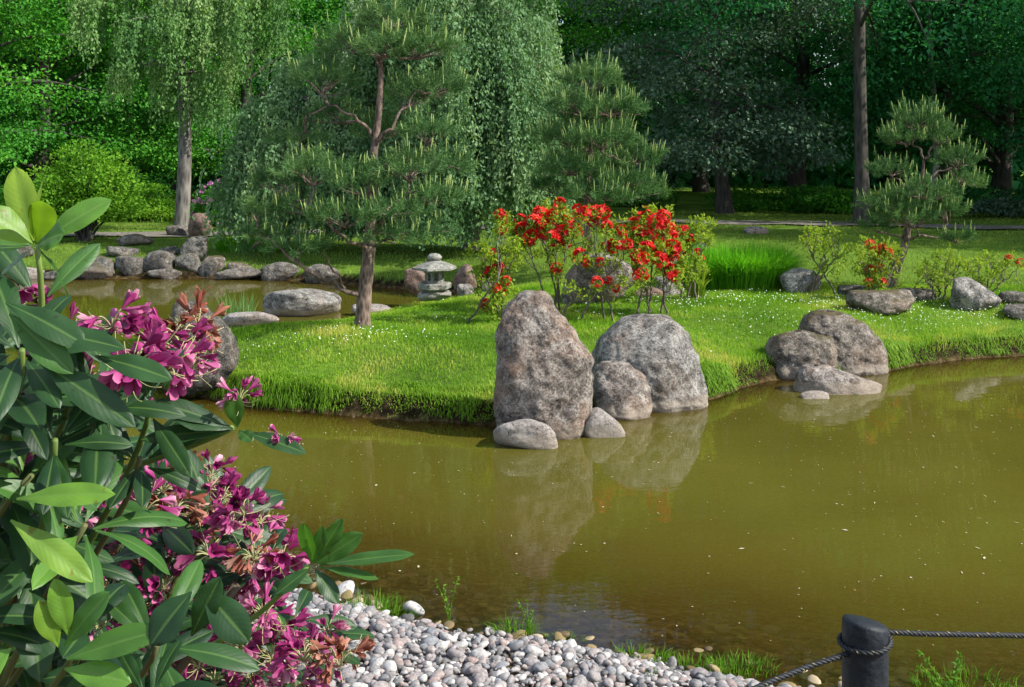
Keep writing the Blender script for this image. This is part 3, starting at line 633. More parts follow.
# ---------------------------------------------------------------- broadleaf trees
def curve3(p0, p1, p2, n=7):
    t = np.linspace(0, 1, n)[:, None]; return (1-t)**2*p0 + 2*t*(1-t)*p1 + t*t*p2
def broadleaf(name, H, z0, R, leaf, nl, bark, lmat, tr=.2, nlimb=26, clumps=6, leafn=110, clump_r=.75, droop=.15, top_coarse=True, lean=(0, 0), shape='round', seed=0, sway=.12):
    rg = np.random.default_rng(seed)
    root = empty(name, (0, 0, 0)); tb = MB(); cb = MB()
    tpz = np.linspace(0, H*.92, 12); tp_ = np.stack([lean[0]*(tpz/H)**1.5 + sway*np.sin(tpz*.7+seed), lean[1]*(tpz/H)**1.5 + sway*np.cos(tpz*.6+seed), tpz-.15], 1)
    rad = tr*(1-tpz/H*.85); rad[0] *= 1.35
    tb.tube(tp_, rad, 10)
    for i_ in range(nlimb):
        f = (i_+.5)/nlimb; z = z0 + (H-z0)*(f**1.15)
        a = i_*2.4 + rg.normal()*.3
        if shape == 'round': rr = R*math.sqrt(max(.06, 1-((f-.38)/.66)**2))
        elif shape == 'cone': rr = R*(1-f*.85)
        else: rr = R*(.75+.25*math.sin(f*3))
        rr *= rg.uniform(.75, 1.12)
        b = np.array([np.interp(z, tpz, tp_[:, 0]), np.interp(z, tpz, tp_[:, 1]), z])
        dr_ = np.array([math.cos(a), math.sin(a), 0])
        up = rg.uniform(.15, .5)*rr*(1 if shape != 'cone' else -.1)
        pts = curve3(b, b + dr_*rr*.5 + [0, 0, up], b + dr_*rr + [0, 0, up - droop*rr], 7)
        tb.tube(pts, np.linspace(tr*.33*(1-f*.6), .012, 7), 6)
        for c in range(clumps):
            fc = rg.uniform(.35, 1.05); k_ = min(6, fc*6); q0 = np.array([np.interp(k_, range(7), pts[:, j]) for j in range(3)])
            sd = np.cross(dr_, [0, 0, 1])*rg.normal()*rr*.28
            cen = q0 + sd + [0, 0, rg.normal()*.25]
            if c % 2 == 0: tb.tube(curve3(q0, q0+sd*.5+[0, 0, .1], cen, 4), np.linspace(.02, .006, 4), 4)
            coarse = 1 if not top_coarse or cen[2] < 9 else 2.0
            n = int(leafn*rg.uniform(.6, 1.3)/(coarse**1.7))
            g = rng.normal(size=(n, 3)); g = g/np.linalg.norm(g, axis=1)[:, None]*np.abs(rng.random((n, 1)))**.45
            P = cen + g*np.array([clump_r, clump_r, clump_r*.5])*rg.uniform(.7, 1.25)
            D = unit(g*np.array([1, 1, .3]) + rng.normal(size=(n, 3))*.7 + [0, 0, -.35]); Nn = unit(rng.normal(size=(n, 3))*.55 + [0, 0, 1])
            ls = leaf*coarse*rng.uniform(.7, 1.25, n)
            rhombs(cb, P, D, Nn, ls, ls*.34, np.clip(rng.random(n)*.6 + rg.random()*.4, 0, 1))
    tb.build('trunk', bark, root); cb.build('crown', lmat, root, smooth=False)
    return root
def copy_tree(o, loc, label, rz=0, sc=1, first=False, group=None, cat='tree'):
    if first: r = o
    else:
        r = o.copy(); COL.objects.link(r)
        for ch in list(o.children):
            c = ch.copy(); COL.objects.link(c); c.parent = r
            for g in ch.children:
                d = g.copy(); COL.objects.link(d); d.parent = c
    r.location = [float(v) for v in loc]; r.rotation_euler = (0, 0, rz); r.scale = (sc, sc, sc)
    tag(r, label, cat, group); return r
WG = 'woodland trees behind the garden'
def G(x, y): return (x, y, hz(x, y))
def plant(proto, spots, group=WG, cat='tree'):
    for i_, (px, Yd, lb, sc) in enumerate(spots):
        x = (px-512)/F*Yd; copy_tree(proto, G(x, Yd), lb, rng.uniform(0, 6.28), sc, i_ == 0, group, cat)
t_lit = broadleaf('broadleaf_tree', 13.5, .8, 4.2, .115, 0, B_DARK, L_LIT, tr=.25, nlimb=46, clumps=8, leafn=165, clump_r=.95, seed=1)
plant(t_lit, [(-60, 30, 'leafy green tree at the left picture edge behind the maple', 1), (40, 34, 'tall green broadleaf tree rising straight above the clipped maple', 1.05), (130, 39, 'leafy green tree glimpsed just left of the birch', .95),
              (250, 36, 'bright leafed tree between the birch and the weeping tree', .95), (330, 43, 'bright green tree far behind the top of the island pine', .8), (-190, 37, 'leafy tree beyond the left picture edge of the lawn', 1.1), (545, 40, 'green tree behind the right shoulder of the weeping tree', 1.0)])
t_deep = broadleaf('shady_tree', 14, .9, 4.6, .125, 0, B_DARK, L_DEEP, tr=.27, nlimb=46, clumps=8, leafn=165, clump_r=1.0, seed=2)
plant(t_deep, [(800, 33, 'dark green tree left of the big dark trunk', 1), (1000, 31, 'dark green tree at the right picture edge behind the leaning pine', 1), (900, 38, 'dark tree filling the gap right of the big dark trunk', 1.05),
               (1120, 36, 'dark tree just past the right picture edge', 1.1), (600, 44, 'dark tall tree behind the round pine', 1.05), (430, 42, 'dark tree hidden mostly by the weeping tree', 1), (-20, 44, 'dark tree deep in the wood at far left', 1.1),
               (180, 46, 'dark tree deep in the wood behind the birch', 1.1), (700, 45, 'dark tree deep in the wood behind the greyish tree', 1.1), (1250, 30, 'dark tree far outside on the right shading the lawn', 1.05)])
t_grey = broadleaf('greyish_tree', 11.5, .9, 3.9, .105, 0, B_DARK, L_GREY, tr=.2, nlimb=40, clumps=8, leafn=190, clump_r=.8, droop=.35, seed=5, lean=(.5, 0))
plant(t_grey, [(722, 28, 'wide tree with dull greyish foliage behind the tall grass clump', 1)], None)
# tall trunk with high crown at right
t_trunk = broadleaf('lime_tree', 16, 4.2, 4.0, .11, 0, B_DARK, L_DEEP, tr=.165, nlimb=34, clumps=8, leafn=160, clump_r=.9, droop=.6, seed=7, sway=.03)
plant(t_trunk, [(861, 24.0, 'tall tree with a thick dark bare trunk behind the red shrub and the leaning pine', 1), (946, 30, 'slimmer dark trunked tree right of the thick bare trunk', .8)], None)
# trees outside the frame on the right that shade the lawn
t_sh = t_deep
for k_, (x, y) in enumerate([(16, 18), (19, 22), (14.5, 25), (25, 19)]):
    copy_tree(t_sh, G(x, y), ['shade tree standing right of the picture, nearest the pond', 'shade tree right of the picture, second from the pond', 'shade tree right of the picture by the path', 'shade tree right of the picture, outermost'][k_], k_*1.3, .72, group='trees right of the picture shading the lawn')
# slender pale birch trunk far right
mbt = MB(); x = (933-512)/F*30; zb = hz(x, 30); r0 = empty('slender_birch', (x, 30, zb)); zl = np.linspace(0, 12, 10)
mbt.tube(np.stack([.1*np.sin(zl), .1*np.cos(zl), zl], 1), np.linspace(.09, .03, 10), 7); mbt.build('trunk', barkmat('birch_white_bark', (.15, .14, .13), (.55, .53, .5), 6, .6), r0)
mbc = MB(); n = 5000; P = rng.normal(size=(n, 3))*[1.1, 1.1, 2.2] + [0, 0, 9]; rhombs(mbc, P, rdir(n)+[0, 0, -.6], rdir(n), .13, .045); mbc.build('crown', L_DEEP, r0, smooth=False)
tag(r0, 'slender birch with a thin pale trunk above the leaning pine', 'tree')

# far wood mass behind everything
mb = MB(); n = 90000; a = rng.uniform(.28, .72, n)*np.pi; R_ = rng.uniform(50, 64, n); z = rng.random(n)*20
hgt = 13 + 5*np.sin(a*23) + 3*np.sin(a*57); k_ = z < hgt; a, R_, z = a[k_], R_[k_], z[k_]; n = len(a)
P = np.stack([np.cos(a)*R_, np.sin(a)*R_, z], 1); rhombs(mb, P, rdir(n)+[0, 0, -.4], rdir(n)*.7+[0, -.4, .6], rng.uniform(.5, .95, n), rng.uniform(.2, .33, n))
o = mb.build('far_woodland', L_DEEP, smooth=False); tag(o, 'dark mass of woodland closing the view behind the trees', 'woodland', kind='stuff')

# ---------------------------------------------------------------- weeping trees
def weeping(name, loc, label, H, crown_px, Yd, lmat, bark, tr, n_str, leaf, dens, trunk_pts=None, seed=0, cat='tree', tiers=None):
    """cascade domes: each tier (cx,cz,rx,ry,rz,len) throws hanging strands from its top surface"""
    rg = np.random.default_rng(seed); root = empty(name, loc); loc = np.array(loc)
    tb = MB(); cb = MB()
    zt = np.linspace(-.2, H, 12); tp_ = np.stack([.1*np.sin(zt*.8), .1*np.cos(zt*.5)-.1, zt], 1); tb.tube(tp_, tr*(1-.8*np.linspace(0, 1, 12)), 12)
    for (cx, cy, cz, rx, ry, rz_, ln, ns) in tiers:
        c = np.array([cx, cy, cz]); 
        # arching limb
        zb = max(.9, min(cz-.4, H*.95)); b = np.array([np.interp(zb, zt, tp_[:, 0]), np.interp(zb, zt, tp_[:, 1]), zb])
        top = c + [0, 0, rz_*.7]
        tb.tube(curve3(b, (b+top)/2 + [0, 0, .6], top, 8), np.linspace(tr*.35, .02, 8), 7)
        for j in range(7):
            a = rg.random()*6.28; e = c + [math.cos(a)*rx*.85, math.sin(a)*ry*.85, rz_*.25]
            tb.tube(curve3(top, (top+e)/2 + [0, 0, rz_*.35], e, 6), np.linspace(.022, .006, 6), 5)
        for s_ in range(ns):
            if s_ % 11 == 0:
                a = rg.random()*6.28; rr = math.sqrt(rg.random())**.7; lb_ = rg.uniform(.45, 1.2); bt_ = rg.random()*.6
            st = c + [math.cos(a)*rx*rr, math.sin(a)*ry*rr, rz_*math.sqrt(max(0, 1-rr*rr*.92))] + rg.normal(size=3)*[.13, .13, .07]
            l = ln*lb_*rg.uniform(.55, 1.1)*(.6+.4*rr); l = min(l, st[2]+loc[2]-hz(*(loc[:2]+st[:2])) - .25) if True else l
            if l < .25: continue
            n = max(5, int(l*dens)); t_ = np.sort(rng.random(n))
            sway = rg.normal(size=2)*.10*l; out_ = np.array([math.cos(a), math.sin(a)])*.18*min(l, 1.2)
            x = st[0] + out_[0]*np.sin(np.clip(t_*3, 0, 1.57)) + sway[0]*t_**2
            y = st[1] + out_[1]*np.sin(np.clip(t_*3, 0, 1.57)) + sway[1]*t_**2
            P = np.stack([x, y, st[2] - l*t_], 1) + rng.normal(size=(n, 3))*.035
            D = unit(rng.normal(size=(n, 3))*.55 + [0, 0, -1]); 
            ls = leaf*rng.uniform(.7, 1.3, n)
            rhombs(cb, P, D, rdir(n)+np.array([.4, -.5, .3]), ls, ls*.3, np.clip(rng.random(n)*.3+rg.random()*.15+bt_, 0, 1))
    tb.build('trunk', bark, root); cb.build('crown', lmat, root, smooth=False); tag(root, label, cat); return root
Yw = 18.5
def wt(px, py, rxp, rzp, lnp, ns, dy=0, ry=None, Yd=Yw, bx=470):
    c = at(px, py, Yd); b = (bx-512)/F*Yd; k_ = Yd/F
    return (c[0]-b, dy, c[2]-.3, rxp*k_, ry or rxp*k_*.8, rzp*k_, lnp*k_, ns)
tiersW = [wt(455, -60, 60, 35, 150, 170), wt(440, -10, 75, 40, 170, 260), wt(500, 35, 42, 28, 130, 200, -.3), wt(522, 85, 36, 30, 150, 210, -.2), wt(470, 70, 60, 30, 150, 260, -.6),
          wt(500, 130, 50, 25, 120, 210, -.7), wt(440, 120, 60, 30, 140, 230, -.4), wt(460, 175, 60, 20, 80, 200, -.6), wt(385, 60, 60, 40, 170, 220, .2), wt(410, 150, 50, 30, 120, 180, -.2),
          wt(530, 165, 28, 18, 80, 110, -.3), wt(330, 75, 50, 30, 150, 180, .4), wt(290, 120, 45, 30, 130, 210, .2), wt(265, 165, 36, 28, 90, 150, .1), wt(330, 150, 55, 25, 110, 200, 0), wt(250, 190, 24, 20, 75, 110, 0), wt(300, 190, 36, 18, 70, 150, .3), wt(350, 195, 30, 16, 60, 110, .5), wt(500, -60, 45, 40, 160, 120), wt(420, 205, 40, 15, 55, 110, -.6)]
xw = (470-512)/F*Yw
weeping('weeping_tree', G(xw, Yw), 'large weeping tree with silvery green hanging curtains behind the island pine', 6.2, None, Yw, L_WEEP, B_GREY, .16, 0, .068, 44, tiers=tiersW, seed=3)
# the left birch
Yb = 23.3; xb = (181-512)/F*Yb
def bt(px, py, rxp, rzp, lnp, ns, dy=0): return wt(px, py, rxp*1.08, rzp, lnp, int(ns*.68), dy, Yd=Yb, bx=181)
tiersB = [bt(180, -140, 70, 60, 160, 130), bt(160, -60, 80, 50, 140, 190), bt(215, -40, 60, 40, 120, 170), bt(130, 5, 40, 22, 85, 190, -.3), bt(175, 35, 50, 22, 85, 260, -.5), bt(225, 10, 40, 22, 100, 210, -.2), bt(200, 85, 32, 16, 60, 200, -.4), bt(150, 75, 32, 14, 45, 120, -.3), bt(250, -10, 25, 20, 90, 90), bt(105, -20, 25, 20, 70, 80), bt(190, 115, 20, 8, 28, 50, -.4)]
weeping('birch_tree', G(xb, Yb), 'birch with a straight grey trunk and drooping twigs on the far left lawn', 9.5, None, Yb, L_BIRCH, B_GREY, .165, 0, .078, 30, tiers=tiersB, seed=4)

# ---------------------------------------------------------------- small maple, shrubs, hedges
def blob_shrub(name, loc, label, w, d, h, leaf, n, lmat, cat='shrub', ground=.1, group=None, stems=True, clumps=26, seed=0, flowers=None, nfl=0):
    rg = np.random.default_rng(seed); root = empty(name, loc); cb = MB(); tb = MB()
    for c in range(clumps):
        g = unit(rg.normal(size=3)); g[2] = abs(g[2]); rr = rg.uniform(.35, .85)
        cen = g*rr*np.array([w/2, d/2, h-ground]) + [0, 0, ground]
        cen[2] = max(cen[2], ground + .1*h)
        if stems: tb.tube(curve3(np.array([rg.normal()*.05, rg.normal()*.05, -.05]), np.array([cen[0]*.2, cen[1]*.2, cen[2]*.6]), cen, 6), np.linspace(.035, .006, 6)*max(.5, h/2), 5)
        m_ = n//clumps; gg_ = unit(rng.normal(size=(m_, 3)))*rng.random((m_, 1))**.4
        P = cen + gg_*np.array([w*.19, d*.2, h*.13])*rg.uniform(.7, 1.2); P[:, 2] = np.maximum(P[:, 2], .02)
        D = unit(gg_ + rng.normal(size=(m_, 3))*.6); ls = leaf*rng.uniform(.7, 1.3, m_)
        rhombs(cb, P, D, unit(rng.normal(size=(m_, 3))*.5+[0, 0, 1]), ls, ls*.33, np.clip(rng.random(m_)*.6+rg.random()*.4, 0, 1))
    if stems: tb.build('trunk', B_DARK, root)
    cb.build('crown' if cat == 'tree' else 'foliage', lmat, root, smooth=False)
    if nfl:
        for i_ in range(nfl):
            g = unit(rg.normal(size=3)); g[2] = abs(g[2]); g[1] = -abs(g[1])
            c = g*np.array([w/2, d/2, h])*.97; fb = MB(); m_ = 26
            P = c + rng.normal(size=(m_, 3))*.02; rhombs(fb, P, rdir(m_), rdir(m_), .06, .025); fb.build('flower_cluster', flowers, root, smooth=False)
    tag(root, label, cat, group); return root
def gp(px, py): h_ = hit(px, py); return (h_[0], h_[1], h_[2])
# maple on a short stem
mx_ = at(86, 244, 20.5); mloc = G(mx_[0], 20.5)
blob_shrub('maple_tree', mloc, 'small rounded light green maple on a short thin stem on the far left lawn', 2.25, 1.9, 1.95, .07, 15000, L_MAPLE, cat='tree', ground=.42, clumps=60, seed=12)
L_HED = leafmat('hedge_leaf', (.035, .16, .02), (.09, .29, .03), (.17, .40, .05), nscale=1)
shr = [(150, 26.5, 'bright green low shrub between the maple and the birch trunk', 2.6, 1.0, L_MAPLE), (232, 25.5, 'low mounded green shrub right of the birch trunk', 2.5, .95, L_HED), (120, 29, 'dense taller shrub in the shade behind the maple', 3.2, 1.8, L_HED), (60, 27, 'dark green shrub hidden behind the maple crown', 3.2, 1.5, L_HED), (0, 26, 'green shrub at the left picture edge beyond the pale boulder', 3, 1.4, L_HED),
       (285, 27, 'green shrub under the left curtain of the weeping tree', 2.4, 1.1, L_HED), (745, 30, 'low hedge shrub in shade beyond the path, left of three', 3.0, .95, L_HED), (800, 29.5, 'low hedge shrub in shade beyond the path, middle of three', 2.6, .9, L_HED), (838, 28, 'low hedge shrub just left of the thick dark trunk', 2.2, .8, L_HED),
       (960, 30, 'dark shrub right of the leaning pine beyond the path', 2.6, 1.0, L_DEEP), (1050, 29, 'dark shrub at the right picture edge beyond the path', 3.5, 1.3, L_DEEP), (900, 31, 'low bright shrub behind the leaning pine beyond the path', 2.4, .8, L_HED),
       (640, 33, 'shaded shrub seen beneath the round pine', 3, 1.2, L_HED), (-90, 24, 'large shrub beyond the left picture edge', 4, 2, L_HED), (1010, 26.5, 'pale ground covering shrub on the bank at upper right', 2.6, .45, L_GREY)]
for k_, (px, Yd, lb, w, h, mt) in enumerate(shr):
    x = (px-512)/F*Yd; blob_shrub('garden_shrub', G(x, Yd), lb, w, w*.6, h, .09, 4200, mt, group='background shrubs', clumps=22, seed=40+k_)
PINKF = rndmat('pink_flower', [(0, (.6, .16, .5)), (1, (.85, .45, .75))], .7, trans=.3)
x = (219-512)/F*24.6; blob_shrub('flowering_shrub', G(x, 24.6), 'tall dark shrub with pink flower heads seen right of the birch trunk', 1.3, .9, 1.05, .09, 3500, L_HED, seed=77, flowers=PINKF, nfl=26)

# ---------------------------------------------------------------- pines
def pine(loc, label, trunk_px, Yd, branches, pads, trad, shoots, needle=.06, seed=0, nn=30, candle=.5, sl_=.075, nw=.0016):
    rg = np.random.default_rng(seed); loc = np.array(loc, float); root = empty('pine_tree', loc)
    def wp(px, py, dy=0): return at(px, py, Yd+dy) - loc
    tb = MB(); tp_ = np.array([wp(*q_) for q_ in trunk_px])
    kk = np.linspace(0, len(tp_)-1, len(tp_)*4); tp_ = np.stack([np.interp(kk, range(len(tp_)), tp_[:, j]) for j in range(3)], 1); tp_[0, 2] -= .06
    ker = np.array([.25, .5, .25]); 
    for j in range(3): tp_[1:-1, j] = np.convolve(tp_[:, j], ker, 'valid')
    rad = np.linspace(trad, trad*.22, len(tp_)); rad[0] *= 1.25; rad *= 1 + .06*np.sin(np.arange(len(rad))*1.9)
    tb.tube(tp_, rad, 12)
    ends = []
    for br in branches:
        P = np.array([wp(*q_) for q_ in br[1:]]); k2 = np.linspace(0, len(P)-1, len(P)*3)
        P = np.stack([np.interp(k2, range(len(P)), P[:, j]) for j in range(3)], 1); P += rg.normal(size=P.shape)*.012; 
        tb.tube(P, np.linspace(br[0], br[0]*.35, len(P)), 7); ends.append(P)
    skel = np.concatenate([tp_[len(tp_)//3:]] + ends)
    nb = MB(); cb = MB()
    for (px, py, dy, rx, ry, rz_) in pads:
        c = wp(px, py, dy); R3 = np.array([rx*.9, ry*.9, rz_*1.05])*Yd/F
        # limb to the pad
        j = np.argmin(np.linalg.norm((skel - c)*[1, 1, 1.6] + [0, 0, .15], axis=1)); b = skel[j]
        mid = (b+c)/2 + [0, 0, -.04]; lim = curve3(b, mid, c + [0, 0, -.2*R3[2]], 7); lim[1:-1] += rg.normal(size=(5, 3))*.015
        tb.tube(lim, np.linspace(.02, .009, 7)*trad/.09, 6)
        ns = max(6, int(shoots*rx*rz_/(45*24)))
        g = unit(rg.normal(size=(ns, 3))); g[:, 2] = np.where(g[:, 2] < -.25, -g[:, 2]*.5, g[:, 2]); rr = rg.uniform(.45, 1.05, ns)**.8
        for q_ in range(ns):
            tipd = unit(g[q_]*[1, 1, .7] + [0, 0, .55] + rg.normal(size=3)*.25)
            s0 = c + g[q_]*rr[q_]*R3; l = sl_*rg.uniform(.7, 1.3)
            if q_ % 6 == 0: tb.tube(curve3(lim[4], (lim[4]+s0)/2 + rg.normal(size=3)*.03, s0, 4), np.linspace(.006, .003, 4), 4)
            nb.tube(np.array([s0 - tipd*l*.6, s0 + tipd*l]), [.0025, .0015], 4, cap=False)
            t_ = rng.random(nn); P = s0 + tipd*(l*(t_*1.5-.55))[:, None]
            D = unit(tipd*.75 + unit(rng.normal(size=(nn, 3)))*.85)
            rhombs(nb, P, D, rdir(nn), needle*rng.uniform(.75, 1.15, nn), nw, bend=.1, r=np.clip(rng.random(nn)*.5 + rg.random()*.5, 0, 1))
            if rg.random() < candle and g[q_, 2] > -.05:
                e = s0 + tipd*l*.9; cl_ = rg.uniform(.05, .12)*needle/.06; ud = unit(tipd*.4 + [0, 0, 1])
                rb = rg.random(); cb.tube(np.array([e, e + ud*cl_*.5, e + ud*cl_]), [.0055, .0065, .002], 5, r=rb)
                m_ = 10; tt = rng.random(m_); rhombs(cb, e + ud*(cl_*tt)[:, None], unit(ud + rdir(m_)*.45), rdir(m_), .022, .0022, bend=0, r=np.full(m_, rb))
    tb.build('trunk', B_PINE, root); nb.build('foliage', L_PINE, root, smooth=False); cb.build('new_growth', L_CAND, root)
    tag(root, label, 'pine tree'); return root
hp = hit(362, 327); Yp = hp[1]
pads1 = [(395, 22, 0, 42, 36, 22), (350, 48, .2, 44, 40, 24), (425, 52, 0, 40, 40, 26), (385, 50, -.3, 34, 30, 22), (322, 82, .1, 38, 36, 22), (440, 92, .2, 34, 34, 24), (408, 100, .4, 30, 30, 22), (335, 118, .3, 34, 36, 18), (430, 135, -.2, 32, 32, 18), 
         (300, 140, .2, 32, 34, 14), (316, 172, -.2, 44, 38, 17), (280, 182, .2, 34, 34, 16), (352, 186, -.4, 38, 34, 16), (404, 172, -.3, 40, 38, 20), (445, 168, .2, 32, 34, 20), (432, 200, -.2, 44, 40, 16), (395, 214, -.5, 38, 34, 15), (348, 218, -.5, 42, 36, 15), (300, 212, 0, 36, 34, 15), (252, 212, -.1, 20, 26, 14), (262, 236, 0, 28, 28, 14), (300, 248, -.3, 34, 30, 13), (395, 240, -.4, 34, 30, 11), (430, 232, .1, 26, 28, 11), (248, 252, .1, 18, 20, 9), (385, 132, .5, 34, 30, 22)]
br1 = [(.026, (366, 300), (345, 290, -.1), (318, 276, -.2), (295, 262, -.3), (278, 248, -.3), (262, 235, -.1)), (.018, (378, 232), (385, 210, -.2), (400, 200, -.3), (418, 190, -.3)), (.020, (375, 140), (392, 128, -.1), (405, 110, 0), (418, 88, 0)), (.018, (374, 135), (355, 118, -.1), (335, 108, -.1), (308, 112, -.1)),
       (.016, (380, 70), (372, 50), (360, 38, .1)), (.016, (380, 62), (392, 48), (400, 30)), (.018, (369, 250), (345, 238, -.3), (325, 222, -.3), (308, 205, -.2)), (.016, (377, 170), (395, 160, .1), (425, 150, .1)), (.012, (345, 290, -.1), (330, 262, -.3), (322, 250, -.4))]
pine(G(hp[0], Yp), 'tall open pine with reddish upper trunk on the island lawn', [(362, 326), (364, 300), (368, 262), (371, 225), (372, 185), (374, 150), (379, 112), (381, 75), (380, 50)], Yp, br1, pads1, .074, 96, .065, seed=6, candle=.32, nn=54, nw=.0021)
Y2 = 15.2; h2 = at(588, 280, Y2)
pads2 = [(592, 82, 0, 34, 34, 22), (572, 108, -.2, 32, 34, 20), (612, 112, -.2, 36, 34, 20), (560, 140, -.1, 30, 32, 18), (600, 142, -.5, 38, 34, 18), (640, 160, 0, 28, 30, 18), (625, 185, -.3, 38, 34, 16), (570, 172, -.4, 40, 34, 18), (548, 190, .1, 22, 24, 14), (595, 198, -.5, 42, 34, 14), (645, 195, .1, 22, 24, 14), (592, 125, .4, 40, 34, 26), (590, 170, .4, 50, 34, 26)]
pine(G(h2[0], Y2), 'rounded bushy pine with long pale candles behind the red azaleas', [(588, 290), (589, 250), (587, 215), (589, 175), (591, 140), (592, 100)], Y2, [(.02, (588, 190), (575, 175, -.2), (556, 168, -.2)), (.018, (589, 165), (605, 155, -.2), (622, 160, -.2))], pads2, .07, 150, .085, seed=9, nn=48, candle=.55, sl_=.10, nw=.003)
h3 = hit(888, 292); Y3 = h3[1]+.3
pads3 = [(920, 122, 0, 30, 32, 18), (905, 140, -.1, 24, 26, 16), (940, 138, 0, 22, 26, 16), (890, 172, -.2, 24, 26, 14), (958, 162, 0, 26, 28, 15), (965, 185, .1, 22, 24, 14), (925, 195, -.4, 34, 30, 14), (885, 205, -.2, 26, 28, 14), (905, 218, -.4, 32, 28, 14), (945, 212, -.1, 30, 28, 14), (875, 228, -.1, 16, 18, 9), (958, 238, -.2, 16, 20, 9)]
pine(G((888-512)/F*Y3, Y3), 'small cloud shaped pine with a leaning trunk on the right lawn', [(889, 292), (896, 268), (905, 245), (908, 225), (914, 205), (922, 180), (924, 160)], Y3, [(.02, (915, 200), (905, 185), (893, 178)), (.018, (921, 185), (935, 172), (952, 168)), (.018, (905, 240), (925, 235, -.2), (950, 240, -.2)), (.016, (924, 160), (918, 148), (908, 142)), (.016, (924, 160), (932, 150), (938, 142))], pads3, .065, 150, .055, seed=13, nn=55, candle=.6, sl_=.085, nw=.0026)

# ---------------------------------------------------------------- azaleas
L_AZ = leafmat('azalea_leaf', (.13, .22, .02), (.26, .36, .04), (.42, .45, .06), trans=.45, nscale=3)
RED = rndmat('azalea_red', [(0, (.50, .006, .008)), (.5, (.68, .012, .012)), (1, (.80, .05, .02))], .55, trans=.3)
ORG = rndmat('azalea_orange', [(0, (.5, .03, .01)), (1, (.75, .13, .03))], .55, trans=.3)
def azalea_truss(mat):
    mb = MB()
    for k_ in range(13):
        d = unit(rng.normal(size=3) + [0, -.2, .5]); c = d*.035; a = unit(np.cross(d, [.3, .2, 1])); b = np.cross(d, a)
        n = 5; an = np.arange(n)*2*np.pi/n + rng.random()*6
        P = np.tile(c, (n, 1)); D = (np.cos(an)[:, None]*a + np.sin(an)[:, None]*b) + d*.55
        rhombs(mb, P, D, np.tile(d, (n, 1)), rng.uniform(.026, .036, n), .011, r=np.full(n, rng.random()), bend=.4)
    return mb
reds = []; 
for v in range(4):
    o = azalea_truss(RED).build('flower_cluster', RED, smooth=False); reds.append(o.data); bpy.data.objects.remove(o)
orgs = []
for v in range(2):
    o = azalea_truss(ORG).build('flower_cluster', ORG, smooth=False); orgs.append(o.data); bpy.data.objects.remove(o)
def azalea(base_px, label, tips, Yd=None, flowers=reds, leafn=50, seed=0, fscale=1.0, leaf=.058, dy=0, group='azalea shrubs on the island', base_spread=.08):
    rg = np.random.default_rng(seed); b = hit(*base_px) if Yd is None else at(base_px[0], base_px[1], Yd)
    Yb_ = b[1]; loc = np.array(G(b[0], Yb_)); root = empty('azalea_shrub', loc); tb = MB(); lb_ = MB(); fl = []
    nst = max(3, len(tips)//5); stems = []
    mains = []
    tx = np.array([t_[0] for t_ in tips], float)
    for j in range(nst):
        px_ = np.quantile(tx, (j+.5)/nst); py_ = np.mean([t_[1] for t_ in tips]) + 14
        e = at(px_, py_, Yb_ + rg.normal()*.12) - loc; b0 = np.array([rg.normal()*base_spread, rg.normal()*base_spread*.5, -.03])
        P = curve3(b0, b0*.5 + e*.5 + [-e[0]*.3, 0, .03], e, 9); P[1:-1] += rg.normal(size=(7, 3))*.01; tb.tube(P, np.linspace(.013, .006, 9), 6); mains.append(P)
    for (px, py, f) in tips:
        e = at(px, py, Yb_ + rg.normal()*.18) - loc
        M_ = min(mains, key=lambda m_: abs(m_[-1][0]-e[0])); jj = min(range(3, 9), key=lambda j_: abs(M_[j_][2] - max(.1, e[2]-.22))); b0 = M_[jj]
        mid = (b0 + e)/2 + [(e[0]-b0[0])*.2, 0, -.02]
        P = curve3(b0, mid, e, 8); P[1:-1] += rg.normal(size=(6, 3))*.01
        tb.tube(P, np.linspace(.006, .003, 8), 5)
        for kx in range(2 if f else 3):
            j = rg.integers(3, 7); e2 = P[j] + unit(rg.normal(size=3) + [0, 0, .7])*rg.uniform(.07, .18)
            tb.tube(curve3(P[j], (P[j]+e2)/2, e2, 4), np.linspace(.004, .002, 4), 4)
            n = leafn//2; Pq = e2 + rng.normal(size=(n, 3))*.022; rhombs(lb_, Pq, unit(rng.normal(size=(n, 3))+[0, 0, .5]), unit(rng.normal(size=(n, 3))*.6+[0, 0, 1]), leaf*.8*rng.uniform(.7, 1.2, n), leaf*.2)
        n = leafn; Pq = e + rng.normal(size=(n, 3))*.03 + [0, 0, -.02]; rhombs(lb_, Pq, unit(rng.normal(size=(n, 3))+[0, 0, .4]), unit(rng.normal(size=(n, 3))*.6+[0, 0, 1]), leaf*rng.uniform(.7, 1.2, n), leaf*.24)
        if f:
            fl.append((e + [0, -.01, .02], f))
            if rg.random() < .55 and flowers is reds: fl.append((e + rg.normal(size=3)*[.05, .05, .04], f*.75))
    tb.build('stems', B_TWIG, root); lb_.build('foliage', L_AZ, root, smooth=False)
    for e, f in fl:
        o = bpy.data.objects.new('flower_cluster', flowers[rg.integers(len(flowers))]); COL.objects.link(o); o.parent = root
        o.location = [float(v) for v in e]; o.rotation_euler = (rg.normal()*.4, rg.normal()*.4, rg.random()*6.28); s_ = f*fscale*1.42*rg.uniform(.85, 1.15); o.scale = (s_, s_, s_)
    tag(root, label, 'azalea', group); return root
azalea((491, 322), 'slim azalea with a column of dark red blooms at the left of the row', [(499, 216, .8), (502, 232, .7), (492, 256, .7), (498, 270, .8), (488, 274, .8), (506, 283, .8), (486, 305, .7), (497, 290, .6), (483, 246, 0), (515, 240, 0), (508, 262, 0), (520, 300, 0), (494, 312, 0), (503, 222, .6), (478, 268, 0)], seed=1, base_spread=.12)
